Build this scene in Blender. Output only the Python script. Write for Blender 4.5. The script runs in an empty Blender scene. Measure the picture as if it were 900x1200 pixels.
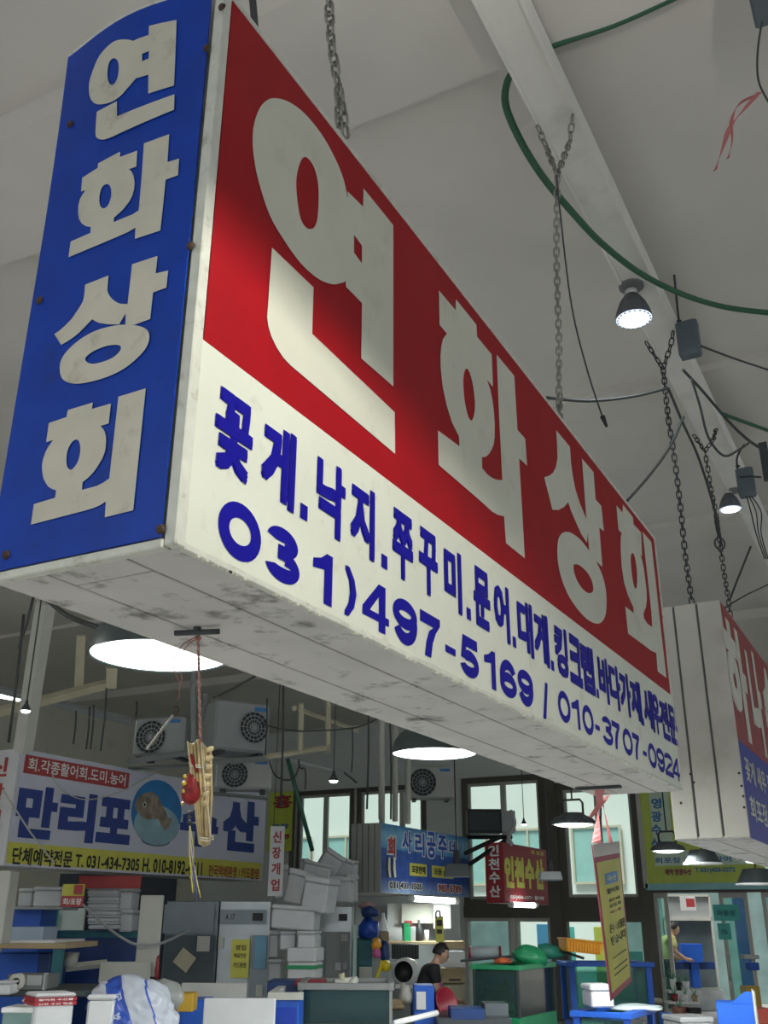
import bpy, bmesh, math, random
from mathutils import Vector, Matrix, noise
from mathutils.geometry import tessellate_polygon
SC = bpy.context.scene
COL = SC.collection
random.seed(7)
PI = math.pi
# ------------------------------------------------------------------ camera
YAW, PITCH, ROLL, FPX = math.radians(28.087), math.radians(22.412), math.radians(0.241), 1160.73
EYE = Vector((0, 0, 1.5))
_f = Vector((-math.sin(YAW) * math.cos(PITCH), math.cos(YAW) * math.cos(PITCH), math.sin(PITCH)))
_r = Vector((math.cos(YAW), math.sin(YAW), 0)); _u = _r.cross(_f)
RR = _r * math.cos(ROLL) + _u * math.sin(ROLL); UU = _u * math.cos(ROLL) - _r * math.sin(ROLL); FF = _f
cd = bpy.data.cameras.new('camera'); cam = bpy.data.objects.new('camera', cd); COL.objects.link(cam)
cam.matrix_world = Matrix(((RR.x, UU.x, -FF.x, EYE.x), (RR.y, UU.y, -FF.y, EYE.y), (RR.z, UU.z, -FF.z, EYE.z), (0, 0, 0, 1)))
cd.sensor_fit = 'VERTICAL'; cd.sensor_height = 36; cd.lens = 36 * FPX / 1200; cd.clip_start = .05; cd.clip_end = 200
SC.camera = cam
# ------------------------------------------------------------------ world, lights, exposure
w = bpy.data.worlds.new('overcast_sky'); SC.world = w; w.use_nodes = True
bg = w.node_tree.nodes['Background']; bg.inputs[0].default_value = (.86, .95, 1.0, 1); bg.inputs[1].default_value = .55
SC.view_settings.view_transform = 'Standard'; SC.view_settings.look = 'None'
SC.view_settings.exposure = 0.0; SC.view_settings.gamma = 1

def light(name, kind, loc, power, color=(1, 1, 1), size=.2, aim=(0, 0, -1), **kw):
    l = bpy.data.lights.new(name, kind); l.energy = power; l.color = color
    if kind == 'AREA': l.shape = 'DISK'; l.size = size
    else: l.shadow_soft_size = size
    for k, v in kw.items(): setattr(l, k, v)
    o = bpy.data.objects.new(name, l); COL.objects.link(o); o.location = loc
    o.rotation_euler = Vector(aim).to_track_quat('-Z', 'Y').to_euler(); return o

light('sun', 'SUN', (0, 30, 20), 5.0, (1, .97, .92), math.radians(25), (.12, .42, -.9)); bpy.data.lights['sun'].shadow_soft_size = 0; bpy.data.lights['sun'].angle = math.radians(25)

# ------------------------------------------------------------------ pixel -> place in the hall
def ray(px, py): return FF + RR * ((px - 450) / FPX) - UU * ((py - 600) / FPX)
HD = Vector((-math.sin(YAW), math.cos(YAW), 0)); RT = Vector((math.cos(YAW), math.sin(YAW), 0))
def at(px, py, X=None, Y=None, Z=None, D=None, H=None):
    d = ray(px, py)
    if X is not None: t = X / d.x
    elif Y is not None: t = Y / d.y
    elif Z is not None: t = (Z - 1.5) / d.z
    elif H is not None: t = H / d.dot(HD)
    else: t = D
    return EYE + d * t

# ------------------------------------------------------------------ materials
MATS = {}
def mat(name, col, rough=.6, metal=0, var=.06, scale=6, bump=0, emis=None, es=0, stain=None, stain_amt=.0, stain_scale=3, coat=0, spec=.5):
    if name in MATS: return MATS[name]
    m = bpy.data.materials.new(name); m.use_nodes = True; nt = m.node_tree; N = nt.nodes; L = nt.links
    b = N['Principled BSDF']; b.inputs['Roughness'].default_value = rough; b.inputs['Metallic'].default_value = metal
    b.inputs['Specular IOR Level'].default_value = spec
    b.inputs['Coat Weight'].default_value = coat
    tc = N.new('ShaderNodeTexCoord'); nz = N.new('ShaderNodeTexNoise'); nz.inputs['Scale'].default_value = scale; nz.inputs['Detail'].default_value = 5
    L.new(tc.outputs['Object'], nz.inputs['Vector'])
    r = N.new('ShaderNodeValToRGB'); r.color_ramp.elements[0].position = .3; r.color_ramp.elements[1].position = .7
    r.color_ramp.elements[0].color = [max(0, c * (1 - var)) for c in col] + [1]; r.color_ramp.elements[1].color = [min(1, c * (1 + var)) for c in col] + [1]
    L.new(nz.outputs['Fac'], r.inputs['Fac']); out = r.outputs['Color']
    if stain:
        n2 = N.new('ShaderNodeTexNoise'); n2.inputs['Scale'].default_value = stain_scale; n2.inputs['Detail'].default_value = 9; n2.inputs['Roughness'].default_value = .65
        mp = N.new('ShaderNodeMapping'); mp.inputs['Location'].default_value = (3.1, 7.7, 1.3); L.new(tc.outputs['Object'], mp.inputs[0]); L.new(mp.outputs[0], n2.inputs['Vector'])
        r2 = N.new('ShaderNodeValToRGB'); r2.color_ramp.elements[0].position = .56; r2.color_ramp.elements[0].color = (0, 0, 0, 1)
        r2.color_ramp.elements[1].position = .70; r2.color_ramp.elements[1].color = (stain_amt,) * 3 + (1,)
        L.new(n2.outputs['Fac'], r2.inputs['Fac'])
        mx = N.new('ShaderNodeMix'); mx.data_type = 'RGBA'; L.new(r2.outputs['Color'], mx.inputs['Factor']); L.new(out, mx.inputs['A']); mx.inputs['B'].default_value = (*stain, 1)
        out = mx.outputs['Result']
    L.new(out, b.inputs['Base Color'])
    if bump:
        bp = N.new('ShaderNodeBump'); bp.inputs['Strength'].default_value = bump; bp.inputs['Distance'].default_value = .01; L.new(nz.outputs['Fac'], bp.inputs['Height']); L.new(bp.outputs[0], b.inputs['Normal'])
    if emis: b.inputs['Emission Color'].default_value = (*emis, 1); b.inputs['Emission Strength'].default_value = es
    MATS[name] = m; return m
def see_through(name, tint, clear=.9, body=(.5, .6, .6), rough=.05):
    if name in MATS: return MATS[name]
    m = bpy.data.materials.new(name); m.use_nodes = True; nt = m.node_tree; N = nt.nodes; L = nt.links
    N.remove(N['Principled BSDF']); o = N['Material Output']
    t = N.new('ShaderNodeBsdfTransparent'); t.inputs[0].default_value = (*tint, 1)
    d = N.new('ShaderNodeBsdfDiffuse'); nz = N.new('ShaderNodeTexNoise'); nz.inputs['Scale'].default_value = 3; tc = N.new('ShaderNodeTexCoord'); L.new(tc.outputs['Object'], nz.inputs['Vector'])
    rp = N.new('ShaderNodeValToRGB'); rp.color_ramp.elements[0].color = [c * .7 for c in body] + [1]; rp.color_ramp.elements[1].color = [min(1, c * 1.2) for c in body] + [1]
    L.new(nz.outputs['Fac'], rp.inputs[0]); L.new(rp.outputs[0], d.inputs[0])
    g = N.new('ShaderNodeBsdfGlossy'); g.inputs['Roughness'].default_value = rough; fr = N.new('ShaderNodeFresnel'); fr.inputs[0].default_value = 1.35
    m1 = N.new('ShaderNodeMixShader'); m1.inputs[0].default_value = clear; L.new(d.outputs[0], m1.inputs[1]); L.new(t.outputs[0], m1.inputs[2])
    m2 = N.new('ShaderNodeMixShader'); L.new(fr.outputs[0], m2.inputs[0]); L.new(m1.outputs[0], m2.inputs[1]); L.new(g.outputs[0], m2.inputs[2]); L.new(m2.outputs[0], o.inputs[0])
    MATS[name] = m; return m
def glow(name, col, s):
    if name in MATS: return MATS[name]
    m = bpy.data.materials.new(name); m.use_nodes = True; N = m.node_tree.nodes; N.remove(N['Principled BSDF'])
    e = N.new('ShaderNodeEmission'); e.inputs[0].default_value = (*col, 1); e.inputs[1].default_value = s; m.node_tree.links.new(e.outputs[0], N['Material Output'].inputs[0]); MATS[name] = m; return m

M_CEIL = mat('ceiling_plaster', (.68, .645, .60), .9, var=.06, scale=1.2, bump=.1)
M_CREAM = mat('cream_wall_paint', (.74, .72, .60), .8, var=.05, scale=1, stain=(.4, .38, .33), stain_amt=.5)
M_WALL = mat('pale_wall_paint', (.70, .72, .70), .8, var=.05, scale=1)
M_FLOOR = mat('wet_concrete', (.34, .34, .33), .5, var=.15, scale=2, bump=.2)
M_BEAM = mat('white_beam_paint', (.80, .77, .72), .7, var=.05, scale=3, stain=(.5, .48, .44), stain_amt=.35, stain_scale=3)
M_FRAME = mat('dark_window_frame', (.10, .09, .075), .4, var=.1)
M_FRAME2 = mat('pale_window_frame', (.52, .51, .47), .5)
M_GLASS = see_through('window_glass', (.86, .96, .94), .94, (.6, .75, .73))
M_RED = mat('red_print', (.36, .003, .009), .5, var=.06, scale=9, spec=.2)
M_REDW = mat('cream_print', (.66, .65, .54), .5, var=.04, scale=5, stain=(.42, .40, .32), stain_amt=.35, stain_scale=6)
M_WHITE = mat('white_panel', (.76, .77, .66), .4, var=.03, scale=5, stain=(.5, .48, .38), stain_amt=.4, stain_scale=14)
M_TRIM = mat('weathered_white_trim', (.66, .66, .58), .5, var=.08, scale=30, stain=(.30, .28, .2), stain_amt=.7, stain_scale=22)
M_BLUE = mat('blue_print', (.001, .045, .38), .45, spec=.25, var=.10, scale=14, stain=(.003, .02, .12), stain_amt=.5, stain_scale=7)
M_NAVY = mat('ink_blue', (.006, .003, .29), .5, spec=.2)
M_DIRTY = mat('dirty_white_letters', (.60, .57, .47), .55, var=.06, scale=12, stain=(.30, .25, .17), stain_amt=.65, stain_scale=9)
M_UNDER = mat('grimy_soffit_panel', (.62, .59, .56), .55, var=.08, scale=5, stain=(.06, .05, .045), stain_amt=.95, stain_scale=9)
M_RUST = mat('rusty_screw', (.09, .055, .04), .8, metal=.3, var=.4, scale=90)
M_STEEL = mat('galvanised_chain', (.34, .33, .30), .38, metal=.85, var=.2, scale=60)
M_DKSTEEL = mat('dark_chain', (.07, .07, .07), .45, metal=.7, var=.2, scale=60)
M_BLACK = mat('black_plastic', (.018, .018, .02), .5)
M_CABLE = mat('dark_cable', (.05, .055, .05), .6)
M_DGREY = mat('dark_grey_metal', (.055, .065, .07), .45, metal=.2)
M_BOXG = mat('grey_blue_plastic', (.11, .14, .16), .5)
M_LAMPIN = mat('white_enamel', (.85, .86, .84), .3)
M_GLOW = glow('lit_diffuser', (.95, 1, .97), 6.0)
M_GLOW2 = glow('lit_led', (.86, .93, 1), 9.0)
M_FOAM = mat('white_foam', (.66, .67, .68), .85, var=.04, scale=8, bump=.05, stain=(.42, .41, .38), stain_amt=.4, stain_scale=5)
M_HOSE = mat('green_hose', (.03, .115, .06), .55)
M_GREYM = mat('grey_appliance', (.34, .36, .36), .45, var=.06)
M_AC = mat('ac_casing', (.50, .51, .48), .5, var=.05)
M_STAIN = mat('stainless_steel', (.42, .45, .46), .32, metal=.75, var=.08)
M_DKST = mat('dark_stainless', (.20, .23, .25), .35, metal=.6, var=.08)
M_BPL = mat('blue_plastic', (.012, .10, .52), .45, var=.08)
M_BDK = mat('dark_blue_tank', (.010, .04, .16), .45, var=.1)
M_REDP = mat('dark_red_plastic', (.26, .015, .03), .4)
M_YEL = mat('yellow_sheet', (.62, .62, .07), .5)
M_ORA = mat('orange_plastic', (.80, .34, .02), .45)
M_GRNP = mat('green_plastic', (.02, .30, .12), .4)
M_TEAL = mat('teal_paint', (.02, .14, .17), .5)
M_TURQ = mat('turquoise_plastic', (.10, .52, .47), .5)
M_YPIPE = mat('yellowed_pipe', (.46, .43, .30), .55, var=.08)
M_WPIPE = mat('pale_pipe', (.50, .50, .45), .55)
M_CARD = mat('cardboard', (.42, .32, .19), .8, var=.08)
M_SKIN = mat('skin', (.62, .38, .27), .55)
M_HAIR = mat('dark_hair', (.015, .012, .012), .5, var=.3, scale=60)

# ------------------------------------------------------------------ mesh helpers (all in world or local coordinates)
def BM(): return bmesh.new()
def quadbox(bm, P, U, V, W):
    P, U, V, W = map(Vector, (P, U, V, W)); vs = [bm.verts.new(P + U * a + V * b + W * c) for c in (0, 1) for b in (0, 1) for a in (0, 1)]
    for f in ((0, 2, 3, 1), (4, 5, 7, 6), (0, 1, 5, 4), (2, 6, 7, 3), (0, 4, 6, 2), (1, 3, 7, 5)): bm.faces.new([vs[i] for i in f])
def box(bm, lo, hi):
    quadbox(bm, lo, (hi[0] - lo[0], 0, 0), (0, hi[1] - lo[1], 0), (0, 0, hi[2] - lo[2]))
def tube(bm, pts, r, n=6, r2=None, cap=True):
    pts = [Vector(p) for p in pts]; rings = []; prev = None
    for i, p in enumerate(pts):
        t = (pts[min(i + 1, len(pts) - 1)] - pts[max(i - 1, 0)]).normalized()
        if prev is None:
            a = Vector((0, 0, 1)) if abs(t.z) < .9 else Vector((1, 0, 0)); x = t.cross(a).normalized()
        else: x = (prev - t * prev.dot(t)).normalized()
        prev = x; y = t.cross(x); rr = r if r2 is None else r + (r2 - r) * i / (len(pts) - 1)
        rings.append([bm.verts.new(p + (x * math.cos(2 * PI * k / n) + y * math.sin(2 * PI * k / n)) * rr) for k in range(n)])
    for a, b in zip(rings, rings[1:]):
        for k in range(n): bm.faces.new((a[k], a[(k + 1) % n], b[(k + 1) % n], b[k]))
    if cap: bm.faces.new(rings[0][::-1]); bm.faces.new(rings[-1])
def lathe(bm, prof, c=(0, 0, 0), n=32, axis='Z', ribs=0):
    c = Vector(c); rings = []
    def pt(r, h, a):
        x, y = r * math.cos(a), r * math.sin(a)
        return c + (Vector((x, y, h)) if axis == 'Z' else Vector((x, h, y)) if axis == 'Y' else Vector((h, x, y)))
    for r, h in prof:
        if r < 1e-5: rings.append([bm.verts.new(pt(0, h, 0))]); continue
        rings.append([bm.verts.new(pt(r * (1 - (ribs if k % 2 else 0)), h, 2 * PI * k / n)) for k in range(n)])
    for a, b in zip(rings, rings[1:]):
        for k in range(n):
            k2 = (k + 1) % n
            if len(a) == 1 and len(b) == 1: continue
            if len(a) == 1: bm.faces.new((a[0], b[k], b[k2]))
            elif len(b) == 1: bm.faces.new((a[k], b[0], a[k2]))
            else: bm.faces.new((a[k], a[k2], b[k2], b[k]))
def catmull(pts, n=6):
    P = [Vector(p) for p in pts]; P = [P[0]] + P + [P[-1]]; out = []
    for i in range(1, len(P) - 2):
        for k in range(n):
            t = k / n; a, b, c, d = P[i - 1:i + 3]
            out.append(.5 * ((2 * b) + (c - a) * t + (2 * a - 5 * b + 4 * c - d) * t * t + (3 * b - a - 3 * c + d) * t ** 3))
    out.append(P[-2]); return out
def finish(bm, name, m, smooth=False):
    bmesh.ops.recalc_face_normals(bm, faces=bm.faces); me = bpy.data.meshes.new(name); bm.to_mesh(me); bm.free()
    if smooth:
        for p in me.polygons: p.use_smooth = True
    for mm in (m if isinstance(m, (list, tuple)) else [m]): me.materials.append(mm)
    return me
def bake(o, width, seg=1):
    md = o.modifiers.new('bevel', 'BEVEL'); md.width = width; md.segments = seg; md.limit_method = 'ANGLE'; return o
def tag(o, label, cat, group=None, kind=None):
    if label: o['label'] = label
    if cat: o['category'] = cat
    if group: o['group'] = group
    if kind: o['kind'] = kind
    return o
def thing(name, loc, label, cat, group=None, rz=0):
    o = bpy.data.objects.new(name, None); o.empty_display_size = .1; COL.objects.link(o); o.location = loc; o.rotation_euler = (0, 0, rz); return tag(o, label, cat, group)
def part(name, bm, m, parent, label=None, smooth=False, world=False, bevel=0, kind=None):
    """a mesh under parent; with world=True its coordinates are world ones"""
    if world:
        mw = Matrix.Identity(4); p = parent
        while p: mw = Matrix.LocRotScale(p.location, p.rotation_euler, p.scale) @ mw; p = p.parent
        bmesh.ops.transform(bm, matrix=mw.inverted(), verts=bm.verts)
    o = bpy.data.objects.new(name, finish(bm, name, m, smooth)); COL.objects.link(o); o.parent = parent
    if bevel: bake(o, bevel)
    if label: o['label'] = label
    if kind: o['kind'] = kind
    return o
def solo(name, bm, m, label, cat, group=None, base=None, smooth=False, bevel=0, kind=None):
    if base is None:
        vs = [v.co for v in bm.verts]; n = len(vs); base = Vector((sum(v.x for v in vs) / n, sum(v.y for v in vs) / n, min(v.z for v in vs)))
    bmesh.ops.translate(bm, vec=-Vector(base), verts=bm.verts)
    o = bpy.data.objects.new(name, finish(bm, name, m, smooth)); COL.objects.link(o); o.location = base
    if bevel: bake(o, bevel)
    return tag(o, label, cat, group, kind)
def struct(name, bm, m, smooth=False, parent=None):
    o = bpy.data.objects.new(name, finish(bm, name, m, smooth)); COL.objects.link(o)
    if parent: o.parent = parent
    else: o['kind'] = 'structure'
    return o
def dup(root, loc, label=None, rz=None, group=None, scale=None):
    def cp(o, par):
        c = o.copy(); COL.objects.link(c); c.parent = par
        for ch in list(o.children): cp(ch, c)
        return c
    kids = list(root.children); c = root.copy(); COL.objects.link(c); c.location = loc
    for k in kids: cp(k, c)
    if rz is not None: c.rotation_euler = (c.rotation_euler[0], c.rotation_euler[1], rz)
    if label: c['label'] = label
    if group: c['group'] = group
    if scale: c.scale = scale
    return c

# ------------------------------------------------------------------ flat print: traced shapes and lettering
def poly_print(bm, shapes, to3d, thick=Vector((0, 0, 0)), maxedge=None):
    """shapes: list of [outline, hole, ...] of (x, y); to3d maps (x, y) to a point"""
    for k_, sh in enumerate(shapes):
        if sh[0] == 'strip':
            A_, B_ = [[bm.verts.new(to3d(*p) + thick * k_) for p in lp] for lp in sh[1:]]
            for i in range(len(A_) - 1): bm.faces.new((A_[i], A_[i + 1], B_[i + 1], B_[i]))
            continue
        loops = [[Vector((p[0], -p[1], 0)) for p in lp] for lp in sh]
        flat = [p for lp in sh for p in lp]; tris = tessellate_polygon(loops); vs = [bm.verts.new(to3d(*p) + thick * k_) for p in flat]
        for t in tris:
            try: bm.faces.new([vs[i] for i in t])
            except ValueError: pass
_tc = {}
def glyphs(s, bold=.02, res=2):
    """triangles of a line of lettering, normalised to its bounding box"""
    key = (s, bold, res)
    if key in _tc: return _tc[key]
    cu = bpy.data.curves.new('lettering', 'FONT'); cu.body = s; cu.resolution_u = res
    o = bpy.data.objects.new('lettering', cu); COL.objects.link(o); dg = bpy.context.evaluated_depsgraph_get()
    me = bpy.data.meshes.new_from_object(o.evaluated_get(dg)); vs = [(v.co.x, v.co.y) for v in me.vertices]; fs = [tuple(p.vertices) for p in me.polygons]
    bpy.data.objects.remove(o); bpy.data.curves.remove(cu); bpy.data.meshes.remove(me)
    V = []; Fc = []
    b_ = bold; offs = [(0, 0)] if not bold else [(-b_, -b_), (b_, -b_), (b_, b_), (-b_, b_)] + ([(b_, 0), (0, b_), (-b_, 0), (0, -b_), (0, 0)] if bold > .025 else [])
    for j, (dx, dy) in enumerate(offs):
        k = len(V); V += [(x + dx, y + dy, j) for x, y in vs]; Fc += [tuple(i + k for i in f) for f in fs]
    x0 = min(v[0] for v in V); x1 = max(v[0] for v in V); y0 = min(v[1] for v in V); y1 = max(v[1] for v in V)
    V = [((x - x0) / (x1 - x0), (y - y0) / (y1 - y0), j) for x, y, j in V]; _tc[key] = (V, Fc); return V, Fc
def text(bm, s, O, U, V, bold=.02, lift=.0002, res=2):
    """lettering laid in the rectangle with corner O and sides U, V"""
    O, U, V = Vector(O), Vector(U), Vector(V); N = U.cross(V).normalized(); vv, ff = glyphs(s, bold, res)
    vs = [bm.verts.new(O + U * x + V * y + N * (lift * j)) for x, y, j in vv]
    for f in ff:
        try: bm.faces.new([vs[i] for i in f])
        except ValueError: pass
def flat(bm, O, U, V):
    O, U, V = Vector(O), Vector(U), Vector(V); bm.faces.new([bm.verts.new(p) for p in (O, O + U, O + U + V, O + V)])
def flat_part(name, m, parent, polys=None, texts=(), label=None, lift=None):
    """print on a surface: polys are (O, U, V) rectangles, texts are (string, O, U, V, bold)"""
    bm = BM()
    for q in polys or (): flat(bm, *q)
    for q in texts: text(bm, *q)
    me = bpy.data.meshes.new(name); mw = Matrix.Identity(4); p = parent
    while p: mw = Matrix.LocRotScale(p.location, p.rotation_euler, p.scale) @ mw; p = p.parent
    bmesh.ops.transform(bm, matrix=mw.inverted(), verts=bm.verts)
    bm.to_mesh(me); bm.free(); me.materials.append(m); o = bpy.data.objects.new(name, me); COL.objects.link(o); o.parent = parent
    if texts and len(texts[0][0]) > 3: o['kind'] = 'stuff'   # lettering too small to pick apart
    if label: o['label'] = label
    return o

def _ring(cx, cy, rx, ry, n=28): return [(cx + rx * math.cos(2 * PI * k / n), cy + ry * math.sin(2 * PI * k / n)) for k in range(n)]
def _stroke(pts, w, h, t, n=7):
    """a thick line through pts (unit box scaled to w x h)"""
    P = [Vector((x * w, y * h)) for x, y in pts]
    if n > 1:
        Q = [P[0]] + P + [P[-1]]; o = []
        for i in range(1, len(Q) - 2):
            for k in range(n):
                u = k / n; a, b, c, d = Q[i - 1:i + 3]; o.append(.5 * ((2 * b) + (c - a) * u + (2 * a - 5 * b + 4 * c - d) * u * u + (3 * b - a - 3 * c + d) * u ** 3))
        P = o + [Q[-2]]
    L, R_ = [], []
    for i, p in enumerate(P):
        d = (P[min(i + 1, len(P) - 1)] - P[max(i - 1, 0)]).normalized(); nn = Vector((-d.y, d.x)) * t / 2
        L.append(p + nn); R_.append(p - nn)
    return ['strip', [(q.x / w, q.y / h) for q in L], [(q.x / w, q.y / h) for q in R_]]
def digit(c, w, h, t):
    """heavy grotesque digit as unit-box polygons; t is the stroke in the same units as w and h"""
    a, b = t / w, t / h * .92; m = t / 2; x_, y_ = m / w, m / h
    if c == '0': return [[_ring(.5, .5, .5, .5), _ring(.5, .5, .5 - a, .5 - b)]]
    if c == '1': return [[[(1, 0), (1, 1), (1 - a * .75, 1), (.42, .86), (.05, .78), (.05, .60), (1 - a, .66), (1 - a, 0)]]]
    if c == '4': return [[[(.86, 0), (.86, .20), (1, .20), (1, .36), (.86, .36), (.86, 1), (.86 - a * 1.05, 1), (0, .38), (0, .20), (.86 - a, .20), (.86 - a, 0)], [(.86 - a, .36), (.27, .36), (.86 - a, .73)]]]
    if c == '7': return [[[(0, 1), (1, 1), (1, .84), (.78, .62), (.62, .36), (.52, 0), (.52 - a * 1.05, 0), (.30, .34), (.44, .60), (.66, 1 - b), (0, 1 - b)]]]
    def arc(cx, cy, rx, ry, a0, a1, n=26):
        o, i_ = [], []
        for k in range(n + 1):
            q = math.radians(a0 + (a1 - a0) * k / n); o.append((cx + rx * math.cos(q), cy + ry * math.sin(q))); i_.append((cx + (rx - a) * math.cos(q), cy + (ry - b) * math.sin(q)))
        return ['strip', o, i_]
    if c == '3': return [arc(.47, .725, .46, .275, 168, -75), arc(.5, .295, .5, .295, 78, -168), [[(.34, .555 - b / 2 - .02), (.62, .555 - b / 2 - .02), (.62, .555 + b / 2 - .02), (.34, .555 + b / 2 - .02)]]]
    if c == '2': return [arc(.5, .70, .5, .30, 168, -28), [[(0, 0), (1, 0), (1, b), (0, b)]], [[(0, b * .9), (a * 1.05, b * .9), (.96, .58), (.60, .56 + b * .2)]]]
    if c == '5': return [[[(.06, .42), (.16, 1), (.94, 1), (.94, 1 - b), (.16 + a * .7, 1 - b), (.06 + a * .8, .42)]], arc(.5, .335, .5, .335, 140, -165)]
    if c in '69':
        r = [[_ring(.5, .33, .5, .33), _ring(.5, .33, .5 - a, .33 - b * .95)], arc(.5, .5, .5, .5, 28, 195)]
        return r if c == '6' else [[lp if lp == 'strip' else [(1 - x, 1 - y) for x, y in lp] for lp in sh] for sh in r]
    return None
def digit_print(bm, c, O, U, V, t, lift):
    O, U, V, Lf = Vector(O), Vector(U), Vector(V), Vector(lift)
    poly_print(bm, digit(c, U.length, V.length, t), lambda x, y: O + U * x + V * y, Lf)
# ================================================================== the hall
ZC, YB, XL = 5.1, 17.3, -13.4
bm = BM(); box(bm, (XL, -4, -.1), (7, YB + 14, 0)); struct('floor', bm, M_FLOOR)
bm = BM(); box(bm, (XL - .2, -4, ZC), (7, YB + .3, ZC + .2)); struct('ceiling', bm, M_CEIL)
# concrete cross beams under the ceiling
for k, (y0, y1, dz) in enumerate(((2.40, 3.12, .15), (6.35, 6.6, .05), (9.2, 9.45, .05), (12.6, 12.9, .12))):
    bm = BM(); box(bm, (XL, y0, ZC - dz), (7, y1, ZC + .01)); struct('trim_%d' % (k + 1), bm, M_CEIL)
bm = BM(); box(bm, (XL - .2, -4, 0), (XL, YB, ZC)); struct('wall_left', bm, M_CREAM)
# back wall with its window openings
def PX(px, py=990): return at(px, py, Y=YB).x
xa, xb, xc, xd = PX(338), PX(500), PX(543), 0.6
z0, z1 = 2.3, 3.88
bm = BM()
for lo, hi in (((XL - .2, 0), (xa, ZC)), ((xa, z1), (xb, ZC)), ((xa, 0), (xb, z0)), ((xb, 0), (xc, ZC)), ((xc, 3.93), (xd, ZC)), ((xd, 0), (7, ZC))):
    box(bm, (lo[0], YB, lo[1]), (hi[0], YB + .25, hi[1]))
struct('wall_back', bm, M_WALL)
wn = [0]
def window(x0, x1, za, zb, frame=.07, m=M_FRAME, inner=M_FRAME2, cols=2, y=YB):
    wn[0] += 1; r = bpy.data.objects.new('window_%d' % wn[0], None); COL.objects.link(r); r.location = ((x0 + x1) / 2, y, za); r['kind'] = 'structure'
    b = BM()
    box(b, (x0, y - .03, za), (x1, y + .12, za + frame)); box(b, (x0, y - .03, zb - frame), (x1, y + .12, zb))
    box(b, (x0, y - .03, za + frame), (x0 + frame, y + .12, zb - frame)); box(b, (x1 - frame, y - .03, za + frame), (x1, y + .12, zb - frame))
    part('window_frame', b, m, r, world=True)
    xs = [x0 + frame + (x1 - x0 - 2 * frame) * k / cols for k in range(cols + 1)]
    for a, c in zip(xs, xs[1:]):
        b = BM(); f2 = .05
        if inner:
            for lo, hi in (((a, za + frame), (c, za + frame + f2)), ((a, zb - frame - f2), (c, zb - frame)), ((a, za + frame + f2), (a + f2, zb - frame - f2)), ((c - f2, za + frame + f2), (c, zb - frame - f2))):
                box(b, (lo[0], y + .02, lo[1]), (hi[0], y + .07, hi[1]))
            part('sash', b, inner, r, world=True); b = BM()
        box(b, (a + (f2 if inner else 0), y + .04, za + frame), (c - (f2 if inner else 0), y + .05, zb - frame)); part('pane', b, M_GLASS, r, world=True)
    return r
window(PX(340), PX(346), z0, z1, .03, cols=1, inner=None)
window(PX(346), PX(415), z0, z1, .08)
window(PX(418), PX(500), z0, z1, .08, cols=3)
window(PX(543), PX(641), 1.75, 3.93, .10)
window(PX(655), PX(752), 1.75, 3.75, .12)
# mullion columns and the transom rail of the shop front
n = 4
for (x0, x1, za, zb, m) in ((PX(641), PX(655), 0, 4.0, M_FRAME), (PX(748), PX(760), 0, 3.93, M_FRAME), (xc, PX(748), 1.55, 1.75, M_FRAME), (PX(655), PX(748), 3.75, 3.93, M_WALL), (PX(760), xd, 1.93, 2.05, M_FRAME), (PX(760), xd, 3.45, 3.93, M_WALL)):
    n += 1; bm = BM(); box(bm, (x0, YB - .06 - .004 * (n % 3), za), (x1, YB + .16 + .004 * (n % 3), zb)); struct('trim_%d' % n, bm, m)
# lower shop-front glazing
for (x0, x1, m, inn) in ((xc, PX(596), M_FRAME2, None), (PX(599), PX(641), M_FRAME2, None), (PX(655), PX(748), M_FRAME, None)):
    window(x0, x1, .0, 1.55, .06, m, inn, cols=1)
# glazed doors
def door(i, x0, x1, hx):
    r = bpy.data.objects.new('door_%d' % i, None); COL.objects.link(r); r.location = ((x0 + x1) / 2, YB, 0); r['kind'] = 'structure'
    b = BM()
    for lo, hi in (((x0, 0), (x0 + .06, 1.93)), ((x1 - .06, 0), (x1, 1.93)), ((x0 + .06, 1.85), (x1 - .06, 1.93)), ((x0 + .06, 0), (x1 - .06, .12))): box(b, (lo[0], YB, lo[1]), (hi[0], YB + .05, hi[1]))
    part('door_frame', b, M_FRAME2, r, world=True)
    b = BM(); box(b, (x0 + .06, YB + .02, .12), (x1 - .06, YB + .03, 1.85)); part('pane', b, see_through('door_glass', (.72, .92, .88), .9, (.4, .65, .6)), r, world=True)
    b = BM(); tube(b, catmull([(hx, YB, 1.02), (hx, YB - .07, .98), (hx, YB - .07, .72), (hx, YB, .68)]), .014, 6); part('door_handle', b, M_STAIN, r, world=True, smooth=True)
door(1, PX(760), PX(776), PX(765)); door(2, PX(835), PX(868), PX(838)); door(3, PX(884), PX(905), PX(893))
# the street side beyond the glass: pale facade with windows
bm = BM(); box(bm, (-26, YB + 11, 0), (4, YB + 11.4, 10)); struct('wall_outside', bm, mat('pale_facade', (.80, .78, .74), .8, var=.04, scale=.6))
r = None
for k in range(12):
    x = -23 + k * 2.0; b = BM(); box(b, (x, YB + 10.93, 2.5), (x + 1.3, YB + 11, 3.9)); wo = struct('window_%d' % (20 + k), b, mat('far_glass', (.35, .55, .52), .15))
    b = BM()
    for lo, hi in (((x - .06, 2.44), (x + 1.36, 2.5)), ((x - .06, 3.9), (x + 1.36, 3.96)), ((x - .06, 2.5), (x, 3.9)), ((x + 1.3, 2.5), (x + 1.36, 3.9)), ((x + .62, 2.5), (x + .68, 3.9))): box(b, (lo[0], YB + 10.88, lo[1]), (hi[0], YB + 10.95, hi[1]))
    fo = part('window_frame', b, mat('tan_frame', (.6, .5, .38), .6), wo)
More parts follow.
